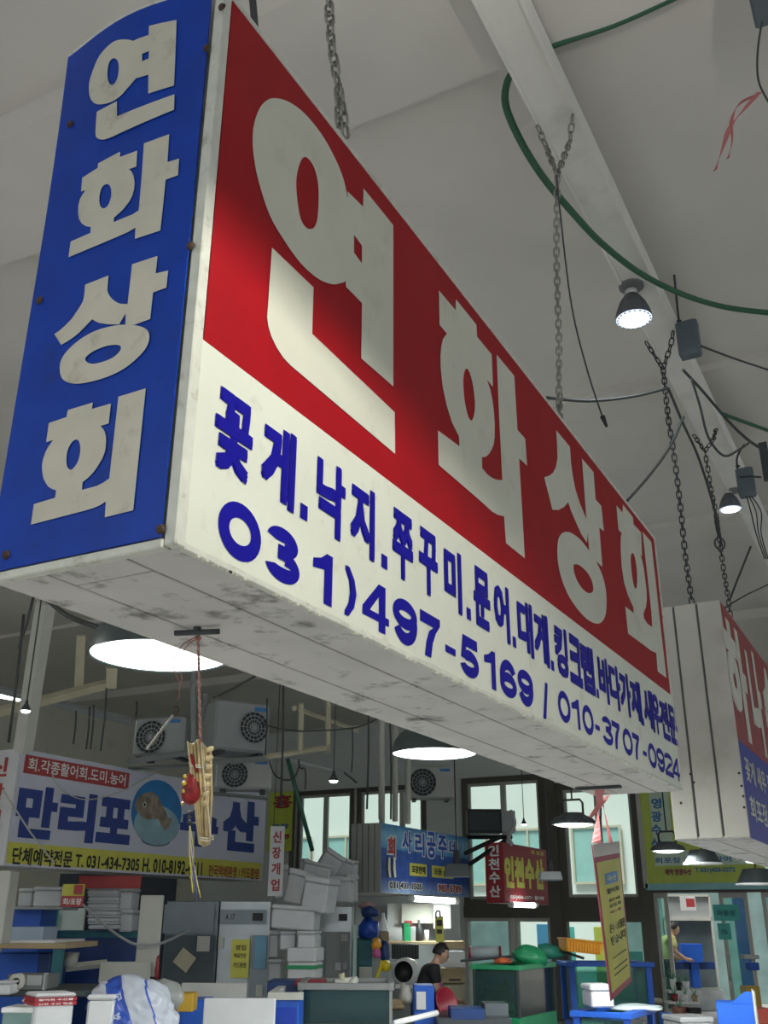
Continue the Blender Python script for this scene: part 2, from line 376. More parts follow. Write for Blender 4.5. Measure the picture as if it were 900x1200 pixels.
# ---------- white channel beam hung just under the ceiling
bx0, bx1, bz0, bz1 = -1.025, -.85, 4.8, 4.925
bm = BM(); box(bm, (bx0, -3, bz0 + .012), (bx1, YB - .1, bz1)); box(bm, (bx0, -3, bz0), (bx0 + .012, YB - .1, bz0 + .012)); box(bm, (bx1 - .012, -3, bz0), (bx1, YB - .1, bz0 + .012))
beam = solo('ceiling_beam', bm, M_BEAM, 'long white painted metal channel under the ceiling that carries the chains and bulbs', 'beam')
for y in (0.5, 4.4, 8.2, 12, 15.8):
    b = BM(); box(b, (-.96, y, bz1), (-.92, y + .04, ZC)); part('hanger', b, M_BEAM, beam, world=True)

# ================================================================== the big sign box
SX, SY, SZ, SH, SL, SW = -.985, 1.142, 2.05, 1.2265, 3.591, .4155
sign = thing('sign_box', (SX - SW / 2, SY + SL / 2, SZ), 'large red and white sign box with a blue end panel hanging in the foreground', 'shop sign')
bm = BM(); box(bm, (SX - SW + .006, SY + .012, SZ + .012), (SX - .006, SY + SL - .004, SZ + SH - .004)); part('sign_body', bm, M_TRIM, sign, world=True)
z_rw = at(234, 394, X=SX).z; z_rw2 = at(788, 816, X=SX).z; ZRW = (z_rw + z_rw2) / 2 - .004
e = .028
ZA, ZB = 2.443, 2.484
def wedge(y0, y1, za0, zb0, za1, zb1, x0, x1):
    b = BM(); f = [[b.verts.new((x, y, z)) for y, z in ((y0, za0), (y1, zb0), (y1, zb1), (y0, za1))] for x in (x0, x1)]
    b.faces.new(f[0]); b.faces.new(f[1][::-1])
    for i in range(4): b.faces.new((f[0][i], f[0][(i + 1) % 4], f[1][(i + 1) % 4], f[1][i]))
    return b
RP = part('red_panel', wedge(SY + e, SY + SL - .03, ZA, ZB, SZ + SH - .014, SZ + SH - .014, SX - .006, SX), M_RED, sign, world=True, label='glossy red upper front panel')
WP = part('white_panel', wedge(SY + .018, SY + SL - .008, SZ + .01, SZ + .01, ZA, ZB, SX - .006, SX - .0005), M_WHITE, sign, world=True, label='off-white lower front panel')
# trims along the edges
def trim(lo, hi):
    b = BM(); box(b, lo, hi); part('edge_trim', b, M_TRIM, sign, world=True, bevel=.002)
trim((SX - .02, SY - .004, SZ), (SX + .004, SY + .022, SZ + SH)); trim((SX - .012, SY + .022, SZ + SH - .014), (SX + .003, SY + SL, SZ + SH))
trim((SX - .012, SY + .022, SZ - .002), (SX + .003, SY + SL, SZ + .011)); trim((SX - .012, SY + SL - .012, SZ + .011), (SX + .003, SY + SL, SZ + SH - .014))
trim((SX - SW, SY - .008, SZ - .004), (SX - .02, SY + .012, SZ + .012)); trim((SX - SW, SY - .002, SZ + .012), (SX - SW + .006, SY + .02, SZ + SH - .05))
# chipped paint along the lower front edge
bm = BM()
for k in range(60):
    y = SY + .05 + random.random() ** 1.3 * (SL - .1); s = random.uniform(.002, .006)
    quadbox(bm, (SX - .004, y, SZ - .004 - s * .3), (.008, 0, 0), (0, s * 2, 0), (0, 0, s))
part('peeling_paint', bm, M_REDW, sign, world=True, kind='stuff')
# underside: three long panels with recessed joints, the middle one cut across
xs = [SX - .004, at(140, 651, Z=SZ).x, at(52, 672, Z=SZ).x, SX - SW + .002]; ycut = at(130, 678, Z=SZ).y; g = .003
for k, (a, c) in enumerate(zip(xs, xs[1:])):
    for (ya, yb) in (((SY + .014, ycut), (ycut + .005, SY + 1.9), (SY + 1.905, SY + SL)) if k == 1 else ((SY + .014, SY + SL),)):
        b = BM(); box(b, (c + g, ya, SZ - .001), (a - g, yb, SZ + .011)); part('bottom_panel', b, M_UNDER, sign, world=True, bevel=.0015)
b = BM(); box(b, (SX - SW + .004, SY + .01, SZ + .009), (SX - .004, SY + SL - .004, SZ + .0125)); part('joint_backing', b, mat('grime_black', (.05, .045, .04), .9), sign, world=True)
# blue end panel, gently warped at its top
def warp(x, z):
    s = (SX - x) / SW; t = (z - SZ) / SH
    return SY - .006 - (.030 * math.sin(PI * min(1, max(0, s))) ** 1.2 + .012 * s) * max(0, (t - .55) / .45) ** 2 - .002
bx_l, bx_r = SX - SW + .002, SX - .024
bm = BM(); NX, NZ = 24, 60; G = {}
for s_ in (0, 1):
    for i in range(NX + 1):
        for j in range(NZ + 1):
            x = bx_l + (bx_r - bx_l) * i / NX; z = SZ + .014 + (SH - .02) * j / NZ; G[s_, i, j] = bm.verts.new((x, warp(x, z) + (.003 if s_ else 0), z))
for i in range(NX):
    for j in range(NZ):
        for s_ in (0, 1): bm.faces.new([G[s_, a, c] for a, c in ((i, j), (i + 1, j), (i + 1, j + 1), (i, j + 1))])
for j in range(NZ):
    for i in (0, NX): bm.faces.new([G[0, i, j], G[0, i, j + 1], G[1, i, j + 1], G[1, i, j]])
for i in range(NX):
    for j in (0, NZ): bm.faces.new([G[0, i, j], G[0, i + 1, j], G[1, i + 1, j], G[1, i, j]])
BP = part('blue_end_panel', bm, M_BLUE, sign, world=True, smooth=False, label='blue end panel with four white syllables')
bm = BM(); tube(bm, [(bx_l + (bx_r - bx_l) * i / 20, warp(bx_l + (bx_r - bx_l) * i / 20, SZ + SH - .006) + .002, SZ + SH - .005) for i in range(21)], .004, 6); part('edge_trim', bm, M_TRIM, sign, world=True)
def scr(pts, ox, oy, k): return [(ox + x / k, oy + y / k) for x, y in pts]
def sm(pts, n=4):   # round a closed traced loop
    P = [Vector((p[0], p[1], 0)) for p in pts]; out = []; L = len(P)
    for i in range(L):
        a, b, c, d = P[i - 1], P[i], P[(i + 1) % L], P[(i + 2) % L]
        for k in range(n):
            t = k / n; v = .5 * ((2 * b) + (c - a) * t + (2 * a - 5 * b + 4 * c - d) * t * t + (3 * b - a - 3 * c + d) * t ** 3); out.append((v.x, v.y))
    return out
K = 5.294
blue_shapes = {
 'A': [[scr(sm([(268,590),(275,540),(300,480),(340,410),(390,360),(450,320),(510,308),(560,312),(585,328),(600,360),(590,480),(560,525),(510,580),(460,630),(400,665),(340,677),(300,670),(275,640)]),60,0,K),
        scr(sm([(392,520),(398,470),(415,430),(440,414),(460,425),(466,455),(460,500),(445,540),(420,565),(400,555)]),60,0,K)],
       [scr([(560,318),(588,302),(656,272),(662,222),(814,165),(780,550),(628,608),(636,498),(572,522),(520,505),(520,350)],60,0,K), scr([(610,382),(650,363),(645,405),(606,425)],60,0,K)],
       [scr([(312,722),(440,660),(436,748),(782,602),(776,695),(400,868),(375,878),(345,886),(318,883),(300,870),(297,845)],60,0,K)]],
 'B': [[scr([(203,318),(302,258),(304,232),(442,160),(440,192),(546,152),(538,248),(492,264),(508,278),(520,305),(525,345),(522,380),(510,425),(490,462),(450,512),(395,560),(392,588),(470,556),(510,540),(548,515),(588,108),(742,48),(728,218),(800,195),(792,298),(716,326),(682,640),(524,692),(528,622),(480,650),(400,685),(112,806),(126,708),(248,655),(250,618),(222,614),(196,598),(180,572),(173,535),(175,490),(186,448),(202,420),(222,392),(194,402)],60,150,K),
        scr(sm([(306,460),(310,415),(325,375),(350,356),(372,365),(381,400),(375,445),(358,485),(335,503),(315,495)]),60,150,K)]],
 'C': [[scr([(268,182),(414,124),(406,215),(412,235),(420,250),(434,268),(450,282),(470,294),(490,300),(532,302),(560,55),(718,3),(706,112),(784,93),(772,200),(690,230),(672,394),(575,430),(518,432),(520,358),(480,428),(420,428),(360,420),(335,410),(312,396),(270,440),(235,476),(200,505),(160,532),(120,555),(78,488),(115,462),(150,430),(185,394),(215,350),(236,318),(252,290),(260,265),(264,240)],50,300,K)],
       [scr(sm([(112,700),(125,640),(170,580),(240,520),(330,470),(430,440),(520,430),(600,438),(650,460),(668,500),(655,560),(610,620),(530,690),(440,740),(340,775),(240,795),(170,790),(125,760)]),50,300,K),
        scr(sm([(270,645),(285,620),(330,590),(390,566),(440,556),(480,558),(492,575),(480,600),(440,635),(380,660),(320,673),(285,665)]),50,300,K)]],
 'D': [[scr([(203,245),(312,208),(320,165),(475,118),(470,158),(588,124),(574,248),(522,264),(538,278),(550,300),(557,330),(558,360),(555,400),(548,430),(536,462),(520,490),(500,522),(480,550),(450,582),(412,612),(408,660),(460,646),(500,635),(540,615),(578,588),(634,82),(804,30),(726,786),(550,830),(556,732),(520,755),(480,772),(440,784),(400,795),(92,875),(110,748),(242,708),(248,662),(225,655),(200,640),(184,618),(170,590),(163,555),(160,520),(163,488),(170,460),(180,430),(195,400),(212,374),(230,350),(186,364)],20,450,K),
        scr(sm([(312,470),(318,420),(335,380),(360,352),(385,352),(398,390),(395,440),(380,490),(350,530),(330,532),(315,510)]),20,450,K)]]}
for key, shp in blue_shapes.items():
    bm = BM(); poly_print(bm, shp, lambda x, y: at(x, y, Y=SY - .008), Vector((0, -.0004, 0)))
    for _ in range(4):
        es = [q for q in bm.edges if q.calc_length() > .03]
        if not es: break
        bmesh.ops.subdivide_edges(bm, edges=es, cuts=1)
    bmesh.ops.triangulate(bm, faces=bm.faces)
    for v in bm.verts: v.co.y += warp(v.co.x, v.co.z) - .0022 - (SY - .008)
    part('lettering', bm, M_DIRTY, BP, world=True)
for px, py in ((243,57),(85,148),(223,288),(46,352),(188,620),(7,650),(260,8)):
    p = at(px, py, Y=SY - .01); b = BM(); y = warp(p.x, p.z)
    lathe(b, [(0, -.006), (.006, -.005), (.0085, -.001), (.009, 0)], (p.x, y - .001, p.z), 10, 'Y'); part('screw', b, M_RUST, BP, world=True)
K3 = 2.5; K4 = 900 / 140; K5 = 554 / 120; K6 = 415 / 90
red_shapes = [
 [[scr(sm([(240,210),(245,160),(262,115),(285,92),(310,88),(345,98),(390,130),(440,190),(480,260),(508,330),(519,400),(520,480),(519,560),(515,618),(495,630),(470,632),(430,615),(380,570),(330,500),(290,430),(260,340),(245,270)]),200,80,K3),
   scr(sm([(368,350),(372,300),(385,265),(400,262),(420,290),(432,340),(433,400),(428,450),(415,470),(395,465),(378,430)]),200,80,K3)],
  [scr([(519,378),(517,360),(563,405),(565,352),(652,460),(652,932),(558,850),(560,688),(513,640),(512,608),(470,590),(470,330)],200,80,K3), scr([(537,488),(560,520),(560,572),(537,540)],200,80,K3)],
  [scr([(296,525),(418,642),(414,778),(656,1008),(657,1130),(350,870),(328,846),(310,818),(294,785),(285,755),(282,730)],200,80,K3)]],
 [[scr([(92,65),(218,215),(220,132),(375,325),(380,415),(490,550),(500,795),(455,740),(480,815),(495,890),(507,980),(513,1070),(512,1175),(505,1225),(490,1265),(470,1298),(445,1320),(417,1322),(418,1405),(455,1450),(495,1480),(530,1493),(569,1495),(560,1300),(545,1000),(527,550),(660,710),(665,800),(684,1117),(742,1182),(757,1388),(697,1332),(740,2085),(597,1970),(583,1767),(535,1757),(490,1730),(420,1665),(90,1380),(85,1120),(247,1240),(243,1165),(190,1060),(150,930),(120,790),(105,640),(104,560),(110,490),(122,435),(152,392),(97,325)],500,330,K4),
   scr(sm([(276,760),(280,700),(292,662),(308,658),(325,690),(345,760),(358,850),(364,930),(358,1000),(345,1040),(328,1042),(308,1000),(290,920),(280,840)]),500,330,K4)]],
 [[scr([(147,65),(221,155),(228,250),(238,320),(252,390),(275,460),(310,545),(286,218),(349,292),(360,440),(391,475),(405,612),(380,592),(397,805),(358,770),(325,722),(318,620),(313,675),(280,625),(252,560),(228,505),(212,455),(190,480),(160,497),(126,496),(82,320),(108,312),(130,295),(145,265),(154,215),(152,150)],620,490,K5)],
  [scr(sm([(153,700),(160,650),(180,622),(205,615),(235,625),(280,660),(330,725),(375,800),(405,880),(418,960),(418,1030),(408,1080),(385,1108),(355,1110),(310,1085),(255,1025),(205,945),(170,850),(155,770)]),620,490,K5),
   scr(sm([(240,800),(250,790),(275,798),(310,830),(335,870),(346,910),(344,938),(325,947),(295,930),(265,890),(245,840)]),620,490,K5)]],
 [[scr([(57,102),(90,142),(92,97),(145,165),(150,205),(190,248),(196,378),(186,368),(196,400),(205,440),(212,500),(220,560),(221,610),(217,650),(203,688),(206,712),(225,742),(250,760),(246,680),(198,245),(245,300),(268,500),(296,760),(328,1035),(280,1000),(272,900),(245,888),(215,865),(120,795),(105,648),(150,685),(149,655),(120,590),(98,520),(85,430),(80,340),(80,280),(85,250),(68,235)],710,570,K6),
   scr(sm([(134,400),(137,368),(145,360),(155,378),(165,430),(169,490),(167,540),(160,553),(150,530),(140,470)]),710,570,K6)]]]
for shp in red_shapes:
    bm = BM(); poly_print(bm, shp, lambda x, y: at(x, y, X=SX + .0012), Vector((.0003, 0, 0))); part('lettering', bm, M_REDW, RP, world=True)
# phone numbers and the list of seafood
XF = SX + .0008
def ypx(px, z):   # distance along the sign where column px crosses height z
    a = (px - 450) / FPX; n_ = FF * a - RR; # n_.(P-EYE)=0
    return -(n_.x * XF + n_.z * (z - 1.5)) / n_.y
def chars(name, seq, z0, z1, m, bold, za=None, per_part=True):
    for c, a, b in seq:
        lo, hi = (z0, z1)
        if c not in '0123456789-/)': u = (ypx(a, 2.3) - 1.25) / 3.45; lo += .028 * u; hi += .042 * u
        if c == '.': hi = lo + .032
        if c == '-': lo, hi = z0 + (z1 - z0) * .33, z0 + (z1 - z0) * .50
        zm = (lo + hi) / 2; ya, yb = ypx(a, zm), ypx(b, zm); bm = BM()
        if c in '.-': flat(bm, (XF, ya, lo), (0, yb - ya, 0), (0, 0, hi - lo))
        elif c == '/':
            wd = (yb - ya); bm.faces.new([bm.verts.new((XF, y, z)) for y, z in ((ya, lo - .01), (ya + wd * .45, lo - .01), (yb, hi), (ya + wd * .6, hi))])
        elif c.isdigit(): digit_print(bm, c, (XF, ya, lo), (0, yb - ya, 0), (0, 0, hi - lo), bold, (.0002, 0, 0))
        else: text(bm, c, (XF, ya, lo), (0, yb - ya, 0), (0, 0, hi - lo), bold)
        part(name, bm, m, WP, world=True)
row1 = [('꽃',252,295.6),('게',307,346),('.',352,360.5),('낙',371,404.5),('지',411,439),('.',447,454),('쭈',460,484),('꾸',491,513),('미',520.5,541),('.',547,552),('문',555,574.4),('어',579,597),('.',601,605),('대',606.5,624.6),('게',626,643),('.',646,649.5),('킹',650,665.3),('크',667,681.6),('랩',681,696.3),('.',699.4,702),('바',701.5,715),('다',714.3,727.2),('가',726.6,739.3),('재',739.5,751.7),('.',752,755),('새',754.4,766),('우',765,773.6),('전',774,784),('문',784,793.5)]
chars('lettering', [q for q in row1 if q[1] < 300], 2.222, 2.380, M_NAVY, .045)
chars('lettering', [q for q in row1 if q[1] > 300], 2.222, 2.386, M_NAVY, .045)
chars('lettering', [('0',256,306),('3',311.7,351.5),('1',365.5,389.5),(')',404,417.5),('4',425,456),('9',460.5,489),('7',492.5,516),('-',522,534),('5',539,561),('1',567,581),('6',586,605.4),('9',607,625),('/',635.5,643)], 2.076, 2.182, M_NAVY, .031)
chars('lettering', [('0',654,668.6),('1',670,679.4),('0',682.7,695.7),('-',697.7,703),('3',706,718),('7',717.8,727),('0',730,741.4),('7',742,750),('-',753.7,758),('0',759.8,769.4),('9',769.8,779),('2',779,788.7),('4',788,796.4)], 2.087, 2.188, M_NAVY, .024)
# ================================================================== second sign box farther along the row
def sign_box(name, X, Y, Z, Hh, L, W, label, body=M_TRIM, top=None, ztop=None, low=None, ribs=3, bottom=True):
    r = thing(name, (X - W / 2, Y + L / 2, Z), label, 'shop sign')
    b = BM(); box(b, (X - W + .01, Y + .01, Z + .01), (X - .006, Y + L, Z + Hh - .005)); part('sign_body', b, mat('joint_grey', (.12, .12, .11), .8), r, world=True)
    for k in range(ribs):
        a, c = X - W + W * k / ribs, X - W + W * (k + 1) / ribs
        b = BM(); box(b, (a + .006, Y, Z), (c - .006 if k < ribs - 1 else c, Y + .02, Z + Hh)); part('end_panel', b, body, r, world=True, bevel=.003)
    for k in range(2):
        a, c = X - W + W * k / 2, X - W + W * (k + 1) / 2; b = BM(); box(b, (a + .004, Y + .01, Z - .002), (c - .004, Y + L, Z + .012)); part('bottom_panel', b, M_UNDER if bottom else body, r, world=True)
    b = BM(); box(b, (X - .008, Y + .02, ztop if low else Z), (X, Y + L, Z + Hh)); part('upper_print_panel' if low else 'print_panel', b, top, r, world=True)
    if low: b = BM(); box(b, (X - .008, Y + .02, Z), (X - .0005, Y + L, ztop)); part('lower_print_panel', b, low, r, world=True)
    return r
M_SOFT = mat('beige_end_panel', (.52, .50, .45), .55, var=.05, scale=4, stain=(.36, .33, .28), stain_amt=.4)
X2, Y2, Z2 = -.84, 5.55, 1.9
zt2 = at(868, 869, X=X2).z
M_RED2 = mat('dull_red_print', (.30, .02, .022), .45); M_BLU2 = mat('royal_print', (.012, .022, .30), .45)
s2 = sign_box('sign_box', X2, Y2, Z2, 1.26, 3.2, .385, 'red over blue sign box with beige end panels behind the big foreground sign', M_SOFT, M_RED2, zt2, M_BLU2)
XG = X2 + .001
def ch2(c, a, b, zl, zh, m, bold, X=XG, root=None, name='lettering'):
    zm = (zl + zh) / 2; n_ = lambda px: (lambda q: -(q.x * X + q.z * (zm - 1.5)) / q.y)(FF * ((px - 450) / FPX) - RR)
    ya, yb = n_(a), n_(b); bm = BM(); text(bm, c, (X, ya, zl), (0, yb - ya, 0), (0, 0, zh - zl), bold); part(name, bm, m, root, world=True)
for c, a, b in (('하', 852, 876), ('나', 879, 893), ('수', 896, 912), ('산', 916, 932)): ch2(c, a, b, zt2 + .04, Z2 + 1.2, M_REDW, .05, root=s2)
y = 5.68
for s, ln in (('꽃게 새우 쭈꾸미', 1.25), ('회포장 활어회', 1.25)):
    zz = zt2 - .2 if s[0] == '꽃' else zt2 - .40
    flat_part('lettering', M_REDW, s2, texts=[(s, (XG, y, zz), (0, ln, 0), (0, 0, .13), .02)])
for px, py in ((809,907),(813,917),(793,912),(798,941),(866,906),(869,921),(871,933),(872,946)):
    p = at(px, py, Y=Y2); b = BM(); lathe(b, [(0, -.004), (.006, -.003), (.007, 0)], (p.x, Y2, p.z), 8, 'Y'); part('screw', b, M_RUST, s2, world=True)

# ================================================================== chains
def link_mesh(L, wd, r, m):
    bm = BM(); pts = []; hs = (L - wd) / 2; n = 6
    for k in range(n + 1): a = PI * k / n; pts.append((math.cos(a) * wd / 2, 0, hs + math.sin(a) * wd / 2))
    for k in range(n + 1): a = PI + PI * k / n; pts.append((math.cos(a) * wd / 2, 0, -hs + math.sin(a) * wd / 2))
    tube(bm, pts + [pts[0]], r, 5, cap=False); return finish(bm, 'link', m, True)
LINKS = {}
def chain(path, label, pitch=.031, r=.0035, m=M_DKSTEEL, branches=(), group='hanging chains'):
    key = (round(pitch, 4), m.name)
    if key not in LINKS: LINKS[key] = link_mesh(pitch * 1.38, pitch * .72, r, m)
    root = thing('hanging_chain', path[0], label, 'chain', group); base = Vector(path[0]); k = 0
    for pth in (path, *branches):
        P = [Vector(p) for p in pth]
        for a, b in zip(P, P[1:]):
            d = b - a; n = max(1, round(d.length / pitch)); q = d.to_track_quat('Z', 'X')
            for i in range(n):
                k += 1; o = bpy.data.objects.new('link', LINKS[key]); COL.objects.link(o); o.parent = root; o.location = a + d * ((i + .5) / n) - base
                o.rotation_mode = 'QUATERNION'; o.rotation_quaternion = q @ Matrix.Rotation(PI / 2 * (k % 2) + random.uniform(-.35, .35), 4, 'Z').to_quaternion()
    return root
XC = SX - .2
zt = SZ + SH
c1 = at(404, 158, X=XC); c1.z = zt - .01
chain([c1 + Vector((0, 0, 0)), at(396, 100, X=XC), at(388, 50, X=XC - .01), at(382, -60, X=XC - .02)], 'rusty hanging chain nearest the camera, above the near half of the big sign', .036, .0046, M_STEEL, branches=([at(405, 160, X=XC - .01), at(398, 105, X=XC - .015)],))
XB = -.95
k2 = at(653, 205, X=XB); p2_ = at(655, 492, X=XC)
chain([p2_, at(655, 400, X=XC + .06), at(652, 300, X=-1.03), k2], 'galvanised hanging chain forking around the beam above the far half of the big sign', .031, .0042, M_STEEL, branches=([k2, at(668, 165, X=-.90), at(671, 135, Z=bz0 - .01)], [k2, at(640, 172, X=-1.0), at(630, 148, Z=bz0 - .01)], [at(656, 492, X=XC + .02), at(656, 462, X=XC + .02)]))
XC2 = X2 - .19
p3_ = at(811, 708, Y=Y2 + .06); k3 = at(777, 432, X=-.98)
chain([p3_, at(803, 650, X=-1.02), at(797, 591, X=-1.0), at(791, 540, X=-.99), at(783, 490, X=-.98), k3], 'dark hanging chain dropping to the near end of the second sign box', .037, .0042, branches=([k3, at(757, 401, Z=bz0 - .02)], [k3, at(786, 405, X=-.9), at(789, 388, Z=bz0 - .02)]))
p4_ = at(858, 736, X=XC2); k4 = at(826, 529, X=-.98)
chain([p4_, at(852.7, 697, X=-1.02), at(848, 668, X=-1.0), at(843.5, 635, X=-1.0), at(839, 602, X=-.99), at(833, 571, X=-.98), k4], 'dark hanging chain with an iron ring, rightmost of the chains', .037, .0042, branches=([k4, at(813, 510, Z=bz0 - .02)], [k4, at(836, 515, X=-.9), at(839, 503, Z=bz0 - .02)]))
p = at(843.5, 637, X=-.99); bm = BM(); tube(bm, [p + RT * (.035 * math.cos(a)) + Vector((0, 0, .045 * math.sin(a))) for a in [2 * PI * k / 16 for k in range(17)]], .006, 6, cap=False)
tube(bm, [p + Vector((0, 0, .045)), at(840, 610, X=-.99)], .009, 6, r2=.02)
solo('iron_ring', bm, M_DKSTEEL, 'iron ring and clamp midway along the right hand dark chain', 'ring', smooth=True)

# ================================================================== cables, hoses, wires
def cable(name, pts, r, m, label, cat, n=6, group=None, smooth=True):
    bm = BM(); tube(bm, catmull(pts, n), r, 6); return solo(name, bm, m, label, cat, group, smooth=True)
A = at
cable('green_hose', [A(800, -8, Z=4.96), A(720, 28, Z=4.96), A(640, 56, Z=4.955), A(606, 80, Z=4.955), A(594, 98, Z=4.94), A(593, 125, Z=4.95), A(610, 165, Z=4.85), A(636, 207, Z=4.74), A(670, 248, Z=4.72), A(705, 285, Z=4.72), A(750, 320, Z=4.72), A(800, 345, Z=4.72), A(850, 360, Z=4.72), A(905, 367, Z=4.72)], .017, M_HOSE, 'thick green hose looping under the ceiling beam at upper right', 'hose')
cable('green_hose', [A(829, 478, Z=5.02), A(860, 490, Z=5.02), A(910, 508, Z=5.05)], .014, M_HOSE, 'short run of green hose right of the beam below the grey junction box', 'hose')
cable('power_cable', [A(640, 466, D=5.0), A(690, 470, D=5.2), A(740, 465, D=5.4), A(783, 455, D=5.6)], .008, M_CABLE, 'dark cable running level behind the top of the big sign', 'cable', group='loose cables under the ceiling')
cable('power_cable', [A(783, 455, D=5.7), A(800, 495, D=5.9), A(820, 540, D=6.1), A(838, 600, D=6.2), A(846, 640, D=6.25)], .008, M_CABLE, 'dark cable slanting down from the beam to the iron ring', 'cable')
cable('power_cable', [A(801, 488, D=5.6), A(786, 522, D=5.5), A(762, 556, D=5.4), A(735, 587, D=5.3)], .008, M_CABLE, 'dark cable curving down to the far top corner of the big sign', 'cable')
cable('power_cable', [A(800, 433, D=5.5), A(825, 460, D=5.6), A(855, 495, D=5.7), A(880, 518, D=5.8), A(905, 532, D=5.9)], .009, M_CABLE, 'dark cable running diagonally from the beam to the right edge', 'cable')
cable('power_cable', [A(810, 443, D=5.5), A(820, 475, D=5.5), A(830, 512, D=5.5), A(848, 534, D=5.5), A(866, 527, D=5.6), A(880, 517, D=5.7)], .007, M_CABLE, 'dark cable sagging in a loop across the beam', 'cable')
cable('power_cable', [A(820, 405, D=5.3), A(860, 420, D=5.5), A(905, 435, D=5.7)], .006, M_CABLE, 'thin grey cable leaving the upper junction box to the right', 'cable')
cable('power_cable', [A(880, 640, D=7), A(866, 675, D=7), A(855, 703, D=7)], .007, M_CABLE, 'short dark cable slanting down beside the second chain', 'cable')
cable('power_cable', [A(905, 683, D=7.2), A(875, 697, D=7), A(850, 712, D=6.9), A(840, 722, D=6.9)], .006, M_CABLE, 'thin wire running from the right edge to the top of the second sign box', 'cable')
cable('steel_wire', [A(652, 205, D=4.15), A(662, 300, D=4.2), A(672, 370, D=4.2), A(690, 440, D=4.25), A(709, 497, D=4.3)], .0035, M_CABLE, 'loose wire with a plug end dangling left of the lit bulb', 'wire')
bm = BM(); a, b = A(706, 488, D=4.28), A(711, 500, D=4.3); tube(bm, [a, b], .012, 8, r2=.006); solo('wire_plug', bm, M_BLACK, 'small black plug at the end of the loose dangling wire', 'plug')
cable('steel_wire', [A(640, 58, D=4.3), A(637, 40, D=4.35), A(634, 18, Z=ZC - .02)], .006, M_CABLE, 'short rod end sticking up beside the green hose above the beam', 'rod')
cable('steel_wire', [A(295, -10, D=2.2), A(297, 10, D=2.2), A(299, 36, D=2.2)], .008, M_CABLE, 'dark rod rising from the near top edge of the big sign', 'rod')
cable('steel_wire', [A(893, 25, D=3.5), A(888, 60, D=3.5), A(889, 95, D=3.5), A(902, 122, D=3.5)], .004, M_CABLE, 'thin wire hooking down at the top right corner', 'wire')
bm = BM(); box(bm, (-.05, -.05, 0), (.14, .14, .3)); o = solo('speaker_box', bm, M_BOXG, 'corner of a grey box cut off at the top right edge', 'box', bevel=.01); o.location = A(914, 2, D=3.5)
def ribbon(name, pts, wd, m, label, cat, parent=None, side=None):
    bm = BM(); P = catmull(pts, 6); S = Vector(side or RT); pr_ = None
    for i, q in enumerate(P):
        s = S * math.cos(i * .22) + HD * math.sin(i * .22); a, b = bm.verts.new(q - s * wd / 2), bm.verts.new(q + s * wd / 2)
        if pr_: bm.faces.new((pr_[0], pr_[1], b, a))
        pr_ = (a, b)
    if parent: o = part(name, bm, m, parent, world=True)
    else: o = solo(name, bm, m, label, cat)
    md = o.modifiers.new('thickness', 'SOLIDIFY'); md.thickness = .0008; return o
M_PINK = mat('pink_ribbon', (.52, .16, .16), .6)
rb = thing('pink_ribbon', A(889, 108, D=3.5), 'torn pink plastic ribbon tied to the thin wire at upper right', 'ribbon')
ribbon('ribbon_tail', [A(890, 108, D=3.5), A(870, 130, D=3.5), A(856, 148, D=3.48), A(848, 170, D=3.5), A(838, 200, D=3.5)], .018, M_PINK, None, None, rb)
ribbon('ribbon_tail', [A(889, 110, D=3.5), A(866, 122, D=3.52), A(857, 142, D=3.5), A(858, 165, D=3.5), A(853, 186, D=3.5)], .013, M_PINK, None, None, rb)

# grey junction boxes on rods
def junction(px0, py0, px1, py1, D, label, rod_top, group='junction boxes'):
    c = at((px0 + px1) / 2, py1, D=D); w_ = (px1 - px0) * D / FPX; h_ = (py1 - py0) * D / FPX * .95
    r = thing('junction_box', c, label, 'box', group, rz=YAW - .5); b = BM(); d = w_ * .55; cz = .02
    n = 8; prof = [(-.5, -.3), (-.35, -.5), (.35, -.5), (.5, -.3), (.5, .5), (-.5, .5)]
    lo = [b.verts.new((x * w_ * .92, y * d, cz)) for x, y in prof]; hi = [b.verts.new((x * w_ * .92, y * d, h_)) for x, y in prof]; bt = [b.verts.new((x * w_ * .8, y * d * .8, 0)) for x, y in prof]
    for q in range(6): b.faces.new((lo[q], lo[(q + 1) % 6], hi[(q + 1) % 6], hi[q])); b.faces.new((bt[q], bt[(q + 1) % 6], lo[(q + 1) % 6], lo[q]))
    b.faces.new(hi); b.faces.new(bt[::-1]); part('casing', b, M_BOXG, r)
    b = BM(); tube(b, catmull([c + Vector((-w_ * .3, 0, h_ * .5)), c + Vector((-w_ * .3, 0, h_ + .08)), rod_top], 5), .007, 6); part('hanging_rod', b, M_CABLE, r, world=True, smooth=True)
    for k in range(1):
        b = BM(); q = c + Vector((0, 0, h_ + .03 + .05 * k)); tube(b, [q + Vector((-w_ * .3 + .012 * math.cos(a), .012 * math.sin(a), 0)) for a in [PI * j / 4 for j in range(9)]], .004, 5); part('wire_tie', b, M_BLACK, r, world=True)
    return r
qt = A(790, 322, Z=ZC); jb = junction(796, 370, 823, 418, (qt - EYE).dot(FF) * .98, 'large grey junction box hanging right of the first lit bulb', qt)
jb2 = junction(866, 545, 887, 582, 6.4, 'smaller grey junction box tied up beside the second lit bulb', A(872, 521, D=6.4))
b = BM(); cc = A(876, 563, D=6.4); tube(b, [cc - RT * .07 - HD * .05, cc - HD * .06, cc + RT * .07 - HD * .05], .006, 5); part('strap', b, M_BLACK, jb2, world=True)
